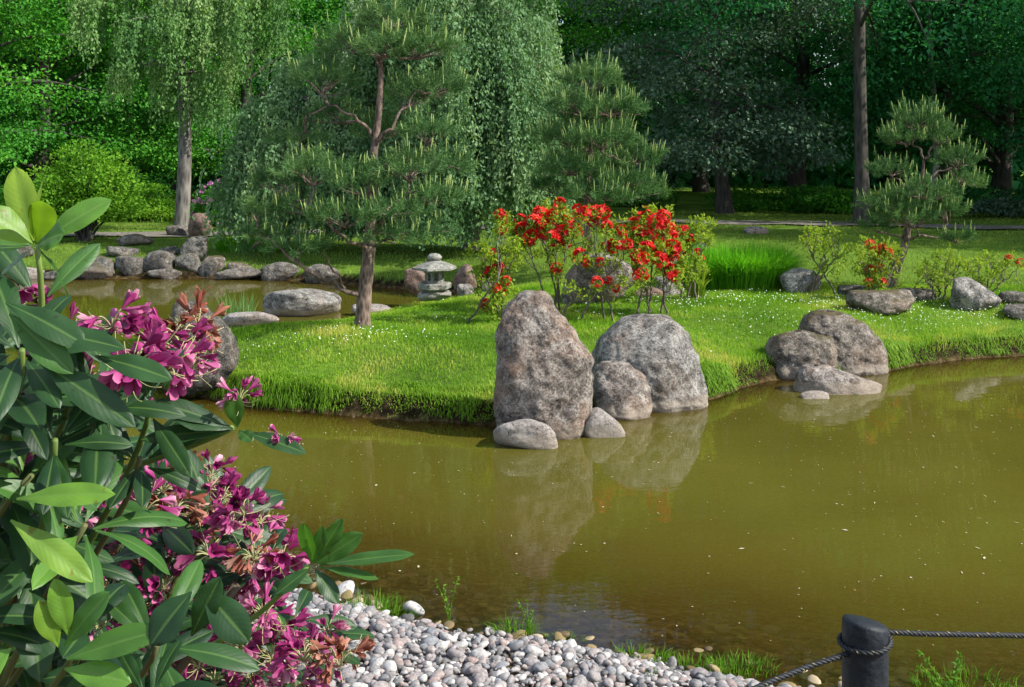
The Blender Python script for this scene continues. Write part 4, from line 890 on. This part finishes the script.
azalea((552, 312), 'azalea with a broad cap of red blooms on bare stems, second in the row', [(523, 232, 1.2), (534, 226, 1.3), (540, 216, 1.1), (553, 220, 1.2), (558, 212, 1.0), (564, 226, 1.2), (571, 232, 1.2), (530, 240, 1), (545, 236, 1.3), (553, 240, 1.2), (575, 222, 1), (567, 246, .8), (556, 270, .8), (520, 222, .9), (541, 230, 1.3), (562, 234, 1.1), (518, 245, 0), (510, 225, 0), (545, 205, 0), (548, 250, 0), (578, 212, .8), (560, 206, .8)], seed=2)
azalea((598, 322), 'sparse thin stemmed azalea with few red blooms in the middle of the row', [(584, 215, 1.0), (592, 216, .9), (603, 214, 1.0), (596, 214, .9), (580, 258, 1.0), (586, 264, .8), (597, 284, .9), (608, 283, .7), (613, 248, 1.0), (606, 228, .9), (622, 232, .8), (572, 232, 0), (600, 250, 0), (618, 260, 0), (590, 240, 0), (624, 280, 0), (570, 286, 0), (615, 225, 0), (600, 264, .6), (627, 246, .9)], seed=3, base_spread=.14, leafn=22)
azalea((652, 316), 'azalea crowded with bright red blooms at the right of the row', [(640, 222, 1.2), (648, 218, 1.3), (656, 224, 1.3), (636, 234, 1.1), (643, 240, 1.2), (655, 236, 1.3), (664, 240, 1.3), (672, 238, 1), (646, 252, 1.2), (654, 250, 1.1), (660, 262, 1.2), (668, 258, 1.3), (676, 266, 1.2), (670, 272, 1.1), (637, 258, 1.1), (632, 246, .9), (643, 276, .9), (637, 270, .8), (664, 228, 1.1), (680, 246, 0), (628, 225, 0), (685, 262, 0), (652, 208, 0), (672, 250, 1.1), (634, 226, .9), (675, 277, .9), (650, 230, 1.2), (660, 250, 1.2)], seed=4)
azalea((690, 300), 'yellow green azalea with a few dull red blooms beside the tall grass clump', [(672, 228, .8), (682, 232, .7), (690, 240, .7), (697, 255, .7), (702, 232, 0), (708, 240, 0), (690, 225, 0), (698, 262, 0), (685, 250, .7), (694, 275, 0), (700, 220, 0), (678, 245, 0)], seed=5)
azalea((822, 294), 'bare stemmed azalea with yellow green leaves and no blooms behind the grass clump', [(808, 228, 0), (818, 232, 0), (830, 228, 0), (838, 240, 0), (845, 248, 0), (812, 244, 0), (826, 250, 0), (838, 262, 0), (822, 262, 0), (806, 238, 0), (852, 245, 0), (818, 240, 0), (830, 242, 0)], seed=6, leaf=.055, leafn=28)
azalea((872, 300), 'small azalea with orange red blooms left of the leaning pine trunk', [(873, 252, .8), (880, 250, .8), (888, 254, .7), (876, 258, .7), (894, 262, .7), (870, 272, .8), (876, 278, .8), (868, 284, .7), (882, 284, .8), (884, 246, 0), (862, 262, 0), (890, 272, 0), (898, 250, 0), (860, 250, 0), (870, 246, .7), (880, 268, .6)], seed=7, flowers=orgs, leaf=.05)
azalea((940, 300), 'yellow green azalea without blooms just right of the leaning pine trunk', [(925, 262, 0), (938, 255, 0), (948, 262, 0), (955, 272, 0), (930, 275, 0), (942, 280, 0), (920, 270, 0), (960, 262, 0), (950, 250, 0), (936, 268, 0), (928, 285, 0), (945, 270, 0)], seed=8, leaf=.05, leafn=30)
azalea((990, 300), 'low yellow green azalea with two orange blooms at the far right of the lawn', [(978, 262, 0), (985, 255, 0), (995, 262, 0), (1003, 268, 0), (1008, 260, .6), (1020, 264, .6), (970, 270, 0), (988, 272, 0), (980, 278, 0), (996, 276, 0), (964, 262, 0)], seed=9, flowers=orgs, leaf=.05, leafn=30)

# ---------------------------------------------------------------- grasses and waterside plants
L_TG = leafmat('tall_grass_leaf', (.06, .24, .014), (.14, .40, .02), (.26, .50, .05), trans=.5, nscale=1.5)
def tuft(name, loc, label, n, h, w, spread, mat, cat='grass clump', lean=(.1, .9), group=None, heads=None):
    root_loc = np.array(loc, float); mb = MB(); a = rng.random(n)*6.28; rr = np.sqrt(rng.random(n))
    P = np.stack([np.cos(a)*rr*spread[0], np.sin(a)*rr*spread[1], np.full(n, -.02)], 1)
    D = np.stack([np.cos(a), np.sin(a), np.zeros(n)], 1) + rng.normal(size=(n, 3))*[.6, .6, 0]
    blades(mb, P, h*rng.uniform(.55, 1.1, n), w*rng.uniform(.7, 1.2, n), D, rng.uniform(*lean, n))
    o = mb.build(name, mat, smooth=False); o.location = [float(v) for v in root_loc]; tag(o, label, cat, group); return o
g1 = hit(742, 291); tuft('tall_grass', (g1[0], g1[1]+.35, g1[2]), 'dense bright green clump of tall grass behind the island lawn', 9000, .60, .007, (.62, .36), L_TG, lean=(.05, 1.1))
g1 = hit(205, 262); tuft('tall_grass', (g1[0]+.5, g1[1]+.8, g1[2]), 'bright grass clump on the far bank right of the mossy brown boulder', 1400, .5, .008, (.5, .3), L_TG, lean=(.05, .75))
g1 = onz(236, 322, 0); tuft('reeds', (g1[0], g1[1], -.05), 'thin pale reeds rising from the channel left of the island', 170, .48, .004, (.20, .12), L_BIRCH, 'reeds', lean=(.0, .35))
g1 = hit(697, 298); tuft('broad_leaf_plant', (g1[0], g1[1], g1[2]), 'yellow green sword leaved plant at the left end of the tall grass clump', 60, .42, .014, (.08, .06), L_AZ, 'plant', lean=(.05, .6))
L_SH = leafmat('shore_plant', (.05, .14, .012), (.12, .26, .02), (.24, .36, .05), nscale=6)
for k_, (px, py, n, h, sx_, lb) in enumerate([(640, 660, 150, .09, .12, 'small grass tuft at the pebble edge, leftmost of the right hand tufts'), (690, 672, 260, .085, .16, 'grass tuft at the pebble edge in the middle of the right hand tufts'), (738, 672, 260, .09, .15, 'wide grass tuft at the pebble edge left of the black post'),
                                              (515, 636, 150, .12, .1, 'fresh grass tuft standing in shallow water at the pebble edge'), (372, 612, 200, .12, .14, 'pale grass tuft on the shore right of the rhododendron sprig'), (400, 618, 120, .08, .08, 'dry yellowish tuft at the shore near the rhododendron'), (565, 640, 80, .06, .09, 'tiny tuft among drowned stones at the pebble edge'), (965, 687, 160, .1, .2, 'grass tuft beyond the rope at lower right')]):
    g1 = hit(px, py); tuft('grass_tuft', g1, lb, n, h, .0022, (sx_, sx_*.5), L_SH, 'grass tuft', lean=(.1, .9), group='grass tufts along the near shore')
def weed(px, py, h, label, lean=0, n=5, Yd=None, seed=0):
    rg = np.random.default_rng(seed); g1 = hit(px, py) if Yd is None else at(px, py, Yd); root = empty('weed_plant', g1); st = MB(); lf = MB()
    for s_ in range(n):
        a = rg.random()*6.28; e = np.array([math.cos(a)*h*.35 + lean, math.sin(a)*h*.25, h*rg.uniform(.6, 1.05)])
        P = curve3(np.array([0, 0, -.02]), np.array([e[0]*.2, e[1]*.2, e[2]*.6]), e, 7); st.tube(P, np.linspace(.0022, .001, 7), 5)
        for j in range(2, 7):
            m_ = 4; rhombs(lf, np.tile(P[j], (m_, 1)), unit(rdir(m_) + [0, 0, .4]), unit(rdir(m_)*.5+[0, 0, 1]), h*.11*rng.uniform(.6, 1.1, m_), h*.024)
    st.build('stems', L_SH, root); lf.build('leaves', L_SH, root, smooth=False); tag(root, label, 'weed', 'weeds along the near shore')
weed(449, 622, .17, 'upright leafy weed in the shallows right of the rhododendron', n=3, seed=1)
weed(528, 632, .15, 'upright leafy weed in the shallows at the middle of the shore', n=3, seed=2)
weed(950, 715, .24, 'airy branching weed just right of the black post', n=7, seed=3, lean=-.02)
weed(662, 668, .08, 'small leafy weed among the pebbles', n=3, seed=4)
weed(652, 684, .06, 'tiny weed sprouting from the pebbles at the bottom of the picture', n=3, seed=5)

# ---------------------------------------------------------------- post and ropes
POSTM = plain('black_painted_wood', (.006, .009, .013), .6, .35, 1.0, 55, (.013, .017, .023))
Ypo = 2.45; pt = at(865, 622, Ypo); prad = 23*Ypo/F*.98; pbz = hz(pt[0], Ypo)
mb = MB(); sg = 36; a = np.arange(sg)*2*np.pi/sg; V = []
prof = [(prad, pbz-.1), (prad*1.0, pbz+.1), (prad*.99, pt[2]-.03), (prad*.985, pt[2]-.007), (prad*.93, pt[2]+.001), (prad*.5, pt[2]+.0025), (1e-4, pt[2]+.003)]
for r, z in prof: V.append(np.stack([r*np.cos(a), r*np.sin(a), np.full(sg, z-pbz) + (.25*r*np.cos(a+2.6) if z > pt[2]-.05 else 0)], 1))
V = np.concatenate(V); k = np.arange(sg); k2 = (k+1) % sg
mb.add(V, np.concatenate([np.stack([j*sg+k, j*sg+k2, (j+1)*sg+k2, (j+1)*sg+k], 1) for j in range(len(prof)-1)]))
o = mb.build('bollard', POSTM); o.location = (pt[0], Ypo, pbz); tag(o, 'black round wooden post with slanted top at the bottom right', 'post')
ROPE = rndmat('rope_black', [(0, (.006, .008, .010)), (1, (.014, .017, .020))], .6)
ROPEG = plain('rope_gold_fleck', (.34, .27, .12), .5)
def rope(name, pts, rad, label, twist=110):
    pts = np.array(pts, float); u_ = np.linspace(0, len(pts)-1, 140); P = np.stack([np.interp(u_, range(len(pts)), pts[:, j]) for j in range(3)], 1)
    for _ in range(12): P[1:-1] = (P[:-2]+P[1:-1]*2+P[2:])/4
    d = np.linalg.norm(np.diff(P, axis=0), axis=1); s_ = np.concatenate([[0], np.cumsum(d)]); n = int(s_[-1]/.0022); s2 = np.linspace(0, s_[-1], n)
    P = np.stack([np.interp(s2, s_, P[:, j]) for j in range(3)], 1); T = unit(np.gradient(P, axis=0)); U = unit(np.cross(T, [0.01, 0, 1])); V_ = np.cross(T, U)
    root = empty(name, P[0]); mb = MB(); gb = MB()
    for j in range(3):
        ph = s2*twist*1.6 + j*2.094; Q = P + rad*.5*(np.cos(ph)[:, None]*U + np.sin(ph)[:, None]*V_); mb.tube(Q - P[0], rad*.62, 8, r=j*.33)
    for i_ in range(0, n-6, 7):
        ph = s2[i_:i_+3]*twist*1.6; Q = P[i_:i_+3] + rad*1.02*(np.cos(ph)[:, None]*U[i_:i_+3] + np.sin(ph)[:, None]*V_[i_:i_+3]); gb.tube(Q - P[0], rad*.17, 4)
    mb.build('strands', ROPE, root); gb.build('flecks', ROPEG, root); tag(root, label, 'rope', 'ropes tied to the black post')
rr_ = 2.7*Ypo/F; zr = at(865, 636, Ypo)[2]; an = np.linspace(.15, -6.1, 60)
cx_, cy_ = pt[0], Ypo
# right rope leaves the post level, sags slightly out of the picture
rope('rope', [(cx_+prad*.8, cy_+.005, at(885, 633, Ypo)[2])] + [at(px, py, Ypo + (px-885)*.0008) for px, py in ((925, 634), (975, 635), (1040, 636), (1200, 634), (1500, 610))], rr_, 'black rope running level from the post to the right picture edge')
rope('rope', [at(848, 654, Ypo-.02)] + [at(px, py, Ypo - (848-px)*.0015) for px, py in ((810, 666), (770, 682), (730, 700), (650, 735), (500, 780))], rr_, 'black rope sagging from the post down to the lower left')
rope('rope_loop', [(cx_+(prad+rr_*.8)*math.cos(t_), cy_+(prad+rr_*.8)*math.sin(t_), zr - .016*math.sin(-t_*.5+.2)) for t_ in an], rr_*.9, 'black rope wound round the top of the post')

# ---------------------------------------------------------------- rhododendron in the foreground
def rleafmat():
    m, t, N, L, out = newmat('rhododendron_leaf')
    a = N('ShaderNodeAttribute', attribute_name='rnd'); mid = N('ShaderNodeAttribute', attribute_name='mid')
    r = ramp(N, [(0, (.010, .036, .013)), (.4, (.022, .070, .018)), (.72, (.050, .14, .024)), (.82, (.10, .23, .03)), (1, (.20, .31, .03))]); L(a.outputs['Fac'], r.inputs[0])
    tc = N('ShaderNodeTexCoord'); nz = N('ShaderNodeTexNoise', i_Scale=16.0, i_Detail=5.0); L(tc.outputs['Object'], nz.inputs['Vector'])
    nr = ramp(N, [(.3, (.65, .68, .7)), (.7, (1.3, 1.25, 1.1))]); L(nz.outputs[0], nr.inputs[0])
    mm = N('ShaderNodeMix', data_type='RGBA', blend_type='MULTIPLY'); mm.inputs[0].default_value = 1; L(r.outputs[0], mm.inputs[6]); L(nr.outputs[0], mm.inputs[7])
    sp_ = N('ShaderNodeTexNoise', i_Scale=70.0, i_Detail=2.0); L(tc.outputs['Object'], sp_.inputs['Vector'])
    sr_ = ramp(N, [(.68, (1, 1, 1)), (.74, (.9, .55, .3))]); L(sp_.outputs[0], sr_.inputs[0])
    mq = N('ShaderNodeMix', data_type='RGBA', blend_type='MULTIPLY'); mq.inputs[0].default_value = 1; L(mm.outputs[2], mq.inputs[6]); L(sr_.outputs[0], mq.inputs[7]); mm = mq
    # midrib and side veins from the leaf's own coordinates
    mr = ramp(N, [(0, (1, 1, 1)), (.03, (1, 1, 1)), (.13, (0, 0, 0))]); L(mid.outputs['Fac'], mr.inputs[0])
    mf = N('ShaderNodeMath', operation='MULTIPLY'); L(mr.outputs[0], mf.inputs[0]); mf.inputs[1].default_value = .38
    mv = N('ShaderNodeMix', data_type='RGBA'); L(mf.outputs[0], mv.inputs[0]); L(mm.outputs[2], mv.inputs[6]); mv.inputs[7].default_value = (.15, .26, .06, 1)
    vn = N('ShaderNodeAttribute', attribute_name='vein'); sn = N('ShaderNodeMath', operation='SINE'); vm = N('ShaderNodeMath', operation='MULTIPLY'); L(vn.outputs['Fac'], vm.inputs[0]); vm.inputs[1].default_value = 75.; L(vm.outputs[0], sn.inputs[0])
    va = N('ShaderNodeMath', operation='MULTIPLY_ADD'); L(nz.outputs[0], va.inputs[0]); va.inputs[1].default_value = 2.5; L(sn.outputs[0], va.inputs[2])
    b = N('ShaderNodeBump', i_Strength=.05, i_Distance=.0010); L(va.outputs[0], b.inputs['Height'])
    p = N('ShaderNodeBsdfPrincipled', i_Roughness=.47); p.inputs['Specular IOR Level'].default_value = .4; L(mv.outputs[2], p.inputs['Base Color']); L(b.outputs[0], p.inputs['Normal'])
    tr = N('ShaderNodeBsdfTranslucent'); tm = N('ShaderNodeMix', data_type='RGBA', blend_type='MULTIPLY'); tm.inputs[0].default_value = 1; L(mv.outputs[2], tm.inputs[6]); tm.inputs[7].default_value = (2.0, 2.2, .6, 1); L(tm.outputs[2], tr.inputs[0])
    ms = N('ShaderNodeMixShader'); ms.inputs[0].default_value = .25; L(p.outputs[0], ms.inputs[1]); L(tr.outputs[0], ms.inputs[2]); L(ms.outputs[0], out.inputs[0]); return m
RLEAF = rleafmat()
NS, NC = 14, 8
def leaf_geo(L_, Wd, droop, fold, curlx):
    s_ = np.linspace(0, 1, NS+1)[:, None]; c = np.linspace(-1, 1, NC+1)[None]
    prof = np.sin(np.pi*np.clip(s_*.95+.02, 0, 1)**1.3)**.85; prof = np.maximum(prof, .07*(1-s_)); prof[-1] = .015
    w = Wd*prof
    ang = -droop*s_**1.3; z0 = np.cumsum(np.sin(ang)*L_/NS, axis=0); x0 = np.cumsum(np.cos(ang)*L_/NS, axis=0)
    y = w*c; edge = np.abs(c)
    z = z0 + fold*w*edge - curlx*w*edge**3*1.3 + .0009*np.sin(s_*15+c*2)*edge
    x = x0 + 0*c
    V = np.stack([x+0*y, y, z], -1).reshape(-1, 3); mid = (edge + 0*s_).ravel(); vein = (s_ - edge*.22).ravel()
    return V, mid, vein
i = np.arange(NS*NC); r_, c_ = i//NC, i % NC; LF = np.stack([r_*(NC+1)+c_, r_*(NC+1)+c_+1, (r_+1)*(NC+1)+c_+1, (r_+1)*(NC+1)+c_], 1)
class LeafB:
    def __init__(s): s.v = []; s.f = []; s.r = []; s.m = []; s.ve = []; s.n = 0
    def add(s, base, d, up, L_, Wd, r, droop=.5, fold=.35, curl=.15):
        V, mid, vein = leaf_geo(L_, Wd, droop, fold, curl); d = unit(d); sd = unit(np.cross(up, d)); u_ = np.cross(d, sd)
        s.v.append(base + V@np.stack([d, sd, u_])); s.f.append(LF + s.n); s.n += len(V); s.r.append(np.full(len(V), r)); s.m.append(mid); s.ve.append(vein)
    def build(s, name, mat, parent):
        me = mesh_from(name, np.concatenate(s.v), s.f, np.concatenate(s.r)); me.materials.append(mat)
        for nm, a in (('mid', s.m), ('vein', s.ve)): at_ = me.attributes.new(nm, 'FLOAT', 'POINT'); at_.data.foreach_set('value', np.concatenate(a).astype(np.float32))
        o = bpy.data.objects.new(name, me); COL.objects.link(o); o.parent = parent; return o
Rb = np.array([-1.05, 1.75, 0.]); Rb[2] = hz(Rb[0], Rb[1]); RR = empty('rhododendron', Rb)
tag(RR, 'large rhododendron with glossy leaves and fading magenta blooms filling the lower left foreground', 'rhododendron')
lbq = LeafB(); stq = MB(); rgR = np.random.default_rng(21)
def whorl(px, py, Yd, dirn=(0, 0, 1), n=8, L_=.12, tone=.35, spread=1.0, wd=.021, base=None, young=False, ups=None):
    c = at(px, py, Yd) - Rb; d = unit(np.array(dirn, float))
    # stem back to the middle of the bush
    b = base if base is not None else np.array([c[0]*.45 + rgR.normal()*.06, c[1]*.55 + .12, max(.05, c[2]-rgR.uniform(.3, .55))])
    P = curve3(np.array(b, float), c - d*.14, c, 9); stq.tube(P, np.linspace(.0055, .0034, 9), 7, r=.3+.4*rgR.random())
    a1 = unit(np.cross(d, [.21, .9, .33])); a2 = np.cross(d, a1)
    for k_ in range(n):
        a = k_*2.399 + rgR.normal()*.2; el = rgR.uniform(.15, .6) if not young else rgR.uniform(.7, 1.15)
        ld = (math.cos(a)*a1 + math.sin(a)*a2)*spread + d*el; 
        l = L_*rgR.uniform(.72, 1.12); t_ = float(np.clip(tone + rgR.normal()*.12, 0, 1))
        lbq.add(c - d*rgR.uniform(0, .02) + unit(ld)*.006, ld, d*.9 + rgR.normal(size=3)*.18 + np.array([0, -.15, .25]), l, wd*l/.12*rgR.uniform(.85, 1.15), t_, droop=rgR.uniform(.2, .9) if not young else .25, fold=rgR.uniform(.1, .4), curl=rgR.uniform(.05, .3))
    return c
def oneleaf(p0, p1, Y0, Y1, wd, tone, up=(0, -.4, 1), droop=.3):
    a = at(*p0, Y0) - Rb; b = at(*p1, Y1) - Rb; l = np.linalg.norm(b-a)
    lbq.add(a, (b-a) + np.array([0, 0, droop*.35*l]), np.array(up, float), l*1.04, wd, tone, droop=droop, fold=.25, curl=.12)
# hand placed sprigs
c0 = at(58, 262, 1.2) - Rb
c0 = at(37, 247, 1.2) - Rb; stq.tube(curve3(at(28, 420, 1.3)-Rb, at(50, 330, 1.25)-Rb, c0, 8), np.linspace(.0045, .003, 8), 7, r=.9)
for p1, tn, w_ in [((104, 205), .8, .016), ((48, 203), .92, .015), ((10, 175), .97, .018), ((-15, 215), .9, .02), ((60, 235), .7, .02), ((-30, 250), .8, .017), ((30, 190), 1.0, .016), ((-20, 300), .7, .018), ((75, 300), .6, .015)]:
    oneleaf((36, 246), p1, 1.2, 1.2 + rgR.normal()*.04, w_, tn, up=(rgR.normal()*.3, -.7, .8))
sprig = at(307, 566, 1.45) - Rb
stq.tube(curve3(at(195, 655, 1.55)-Rb, at(262, 620, 1.5)-Rb, sprig, 8), np.linspace(.0042, .0032, 8), 7, r=.85)
for p1, tn, w_, up in [((303, 529), .7, .015, (-.6, -1, .2)), ((340, 526), .62, .0125, (.5, -1, .4)), ((357, 539), .74, .014, (.2, -1, .6)), ((404, 556), .6, .011, (0, -.6, 1)), ((372, 578), .72, .008, (0, -.4, 1)), ((322, 532), .6, .009, (0, -1, 0)), ((280, 592), .4, .012, (0, -.6, 1)), ((335, 600), .35, .012, (0, -.6, 1))]:
    oneleaf((313, 566), p1, 1.45, 1.43, w_, tn, up, .12)
s2 = at(232, 428, 1.35) - Rb
stq.tube(curve3(at(120, 470, 1.5)-Rb, at(190, 448, 1.4)-Rb, s2, 8), np.linspace(.005, .004, 8), 7, r=.8)
for p1, tn, w_ in [((298, 452), .3, .011), ((232, 398), .7, .012), ((160, 405), .25, .014), ((178, 418), .3, .016), ((250, 440), .5, .009), ((150, 440), .35, .014)]: oneleaf((238, 430), p1, 1.35, 1.33, w_, tn, (0, -.6, .8), .2)
for p0, p1, tn, w_ in [((30, 355), (118, 425), .28, .016), ((20, 330), (110, 350), .3, .013), ((0, 300), (75, 345), .35, .015), ((90, 355), (160, 380), .35, .013), ((5, 310), (60, 370), .7, .015), ((10, 500), (100, 500), .85, .013), ((5, 516), (78, 580), .9, .014), ((70, 640), (55, 590), .85, .012), ((62, 650), (100, 603), .72, .014), ((60, 662), (150, 640), .75, .015), ((60, 668), (120, 686), .8, .014), ((15, 645), (-30, 690), .8, .018), ((60, 650), (40, 610), .9, .012), ((195, 588), (155, 640), .2, .02), ((200, 585), (240, 640), .25, .018), ((190, 640), (215, 590), .3, .014)]:
    oneleaf(p0, p1, 1.12, 1.1, w_, tn, (rgR.normal()*.2, -.8, .7), .3)
# filled mass: front foliage, then further layers
def inside(px, py, poly):
    c = False; n = len(poly); j = n-1
    for i_ in range(n):
        xi, yi = poly[i_]; xj, yj = poly[j]
        if (yi > py) != (yj > py) and px < (xj-xi)*(py-yi)/(yj-yi)+xi: c = not c
        j = i_
    return c
PF = [(-60, 330), (30, 335), (80, 360), (120, 385), (110, 440), (90, 470), (95, 520), (130, 600), (190, 640), (240, 720), (-60, 720)]
k_ = 0
while k_ < 34:
    px, py = rgR.uniform(-60, 240), rgR.uniform(320, 720)
    if not inside(px, py, PF): continue
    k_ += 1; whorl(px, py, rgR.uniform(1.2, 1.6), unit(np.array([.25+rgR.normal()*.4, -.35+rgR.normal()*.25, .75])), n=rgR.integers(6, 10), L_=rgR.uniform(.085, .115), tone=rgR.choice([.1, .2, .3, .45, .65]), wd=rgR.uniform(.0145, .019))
for (px, py, yy, nn_) in [(100, 402, 1.25, 8), (22, 350, 1.15, 8), (55, 440, 1.2, 8), (140, 458, 1.35, 8), (15, 400, 1.2, 9), (75, 375, 1.3, 7), (150, 405, 1.35, 6), (40, 300, 1.3, 6)]:
    whorl(px, py, yy, (.2, -.5, .6), n=nn_, L_=.10, tone=.2, wd=.0165)
PB = [(-60, 380), (100, 400), (170, 470), (205, 470), (262, 520), (296, 580), (325, 640), (322, 720), (-60, 720)]
k_ = 0
while k_ < 60:
    px, py = rgR.uniform(-60, 340), rgR.uniform(380, 720)
    if not inside(px, py, PB): continue
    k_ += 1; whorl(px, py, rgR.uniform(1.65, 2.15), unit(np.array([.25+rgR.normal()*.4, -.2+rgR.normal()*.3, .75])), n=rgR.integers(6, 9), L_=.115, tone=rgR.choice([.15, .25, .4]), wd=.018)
k_ = 0
PC = [(-80, 420), (80, 440), (180, 540), (250, 640), (250, 720), (-80, 720)]
while k_ < 45:
    px, py = rgR.uniform(-80, 260), rgR.uniform(430, 720)
    if not inside(px, py, PC): continue
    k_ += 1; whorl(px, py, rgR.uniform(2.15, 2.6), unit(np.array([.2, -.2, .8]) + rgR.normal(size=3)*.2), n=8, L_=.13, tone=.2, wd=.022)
# main woody stems from the ground
for k_ in range(9):
    e = np.array([rgR.uniform(-.2, .75), rgR.uniform(-.35, .25), rgR.uniform(.7, 1.05)]); stq.tube(curve3(np.array([rgR.normal()*.06, rgR.normal()*.06, -.05]), np.array([e[0]*.4, e[1]*.3, .45]), e, 9), np.linspace(.016, .007, 9), 7, r=.1)
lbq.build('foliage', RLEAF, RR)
stq.build('stems', rndmat('rhododendron_stem', [(0, (.08, .055, .04)), (.35, (.10, .085, .04)), (.7, (.10, .17, .03)), (1, (.16, .24, .05))], .6), RR)
# blooms: wilting funnels with long pale styles
def bell(mb, base, d, L_, r, crumple, rng_):
    d = unit(d); a = unit(np.cross(d, [.31, .2, .93])); b = np.cross(d, a); seg = 20; rows = [(0, .10), (.2, .24), (.42, .42), (.62, .62), (.8, .86), (.92, 1.05), (1.0, 1.1)]
    an = np.arange(seg)*2*np.pi/seg; V = []; p1, p2, p3 = rng_.random(3)*6.28; cl = 1-.5*min(crumple, 1.2)
    scal = np.abs(np.cos(an*2.5))**.6                      # rounded petal lobes
    for j, (t_, rr) in enumerate(rows):
        cr = crumple*t_*(.22*np.sin(an*2+p1+t_*3) + .16*np.sin(an*3+p2-t_*4) + .12*np.sin(an*7+p3+t_*5))
        zl = t_*L_*(.72 + .28*scal) + (t_ > .85)*(-.03*L_) + cr*L_*.18
        R_ = rr*L_*.50*cl*(1 - .12*(1-scal)*t_ + cr)
        V.append(base + zl[:, None]*d + R_[:, None]*(np.cos(an)[:, None]*a + np.sin(an)[:, None]*b))
    k = np.arange(seg); k2 = (k+1) % seg; n = len(rows)
    rv = np.concatenate([np.clip(r + np.where(scal > .8, .08, -.1)*tt + (tt-.5)*.25, 0, 1) for tt, _ in rows])
    mb.add(np.concatenate(V), np.concatenate([np.stack([j*seg+k, j*seg+k2, (j+1)*seg+k2, (j+1)*seg+k], 1) for j in range(n-1)]), rv)
FLM = rndmat('rhododendron_bloom', [(0, (.06, .005, .03)), (.3, (.20, .012, .09)), (.58, (.36, .035, .18)), (.82, (.54, .17, .32)), (1, (.66, .42, .45))], .5, .35, trans=.3)
FLB = rndmat('withered_bloom', [(0, (.08, .018, .012)), (.4, (.23, .06, .035)), (.75, (.35, .14, .09)), (1, (.43, .25, .20))], .7, .3, trans=.2)
STY = rndmat('bloom_style', [(0, (.30, .34, .12)), (1, (.52, .42, .26))], .6, trans=.2)
def truss(seed, brown):
    rg = np.random.default_rng(seed); fb = MB(); sb = MB(); nf = rg.integers(9, 14)
    for k_ in range(nf):
        u_ = unit(np.array([rg.normal(), rg.normal(), rg.normal()*.5 + .4])); pe = u_*.024 + [0, 0, .012]; sb.tube(curve3(np.zeros(3), u_*.012+[0, 0, .018], pe, 5), .0011, 5)
        d = unit(u_ + [0, 0, -.75 if rg.random() < .7 else .1]); bell(fb, pe, d, rg.uniform(.028, .040), float(np.clip(rg.normal()*.18+.5, .1, .9)), rg.uniform(.45, 1.3) if not brown else 1.5, rg)
    for k_ in range(rg.integers(6, 12)):
        u_ = unit(np.array([rg.normal(), rg.normal(), rg.normal()*.5+.3])); l = rg.uniform(.04, .062); e = u_*l + [0, 0, .01*rg.normal()]
        sb.tube(curve3(u_*.005, u_*l*.6 + [0, 0, -.012], e, 7), np.linspace(.0009, .0006, 7), 4)
    o1 = fb.build('flower_cluster', FLB if brown else FLM); o2 = sb.build('styles', STY); me = (o1.data, o2.data); bpy.data.objects.remove(o1); bpy.data.objects.remove(o2); return me
TV = [truss(s_, False) for s_ in range(7)]; TBv = [truss(s_+50, True) for s_ in range(3)]
def put_truss(px, py, Yd, brown=False, sc=1):
    f_, s_ = (TBv if brown else TV)[rgR.integers(3 if brown else 7)]; c = at(px, py, Yd) - Rb
    o = bpy.data.objects.new('flower_cluster', f_); COL.objects.link(o); o.parent = RR; o.location = [float(v) for v in c]; o.scale = (sc*.95,)*3
    o.rotation_euler = (rgR.normal()*.3, rgR.normal()*.3, rgR.random()*6.28)
    if brown: o['label'] = 'withered brown flower cluster'
    st = bpy.data.objects.new('styles', s_); COL.objects.link(st); st.parent = o
for q_ in [(112, 328, 1.3, 0, .8), (66, 342, 1.3, 0, .8), (150, 352, 1.35, 0, 1.0), (180, 345, 1.4, 0, .95), (196, 330, 1.45, 1, .9), (168, 372, 1.3, 0, 1), (130, 372, 1.25, 0, 1), (60, 385, 1.35, 0, .9), (196, 352, 1.4, 1, .7), (192, 372, 1.4, 0, .7), (14, 320, 1.3, 0, .9), (85, 395, 1.4, 0, 1), (118, 405, 1.45, 0, .9), (240, 402, 1.35, 0, .55), (283, 442, 1.35, 0, .4), (22, 480, 1.5, 0, .8), (20, 300, 1.3, 0, .7), (95, 505, 1.5, 0, .7), (30, 555, 1.4, 0, .7), (102, 628, 1.35, 0, .8), (182, 328, 1.45, 1, .8)]:
    put_truss(q_[0], q_[1], q_[2], bool(q_[3]), q_[4])
back_t = [(135, 495), (160, 485), (185, 478), (205, 490), (225, 500), (245, 515), (260, 530), (120, 525), (145, 520), (175, 515), (200, 520), (225, 530), (250, 550), (275, 565), (130, 550), (155, 545), (185, 545), (210, 555), (235, 570), (262, 590), (120, 575), (150, 575), (180, 580), (225, 585), (250, 610), (285, 630), (315, 650), (340, 655), (330, 625), (300, 660), (270, 655), (240, 650), (150, 610), (110, 600), (165, 640), (325, 675), (345, 668), (290, 685), (255, 680), (200, 670), (95, 545), (214, 470)]
back_t = back_t + [(a_+11, b_+13) for a_, b_ in back_t[::3] if a_ < 270] + [(40, 470), (70, 520), (60, 600), (25, 620), (120, 660)]
for i_, (px, py) in enumerate(back_t):
    put_truss(px + rgR.normal()*4, py + rgR.normal()*4, 1.62 + rgR.random()*.35, rgR.random() < .15, rgR.uniform(.75, 1.05))
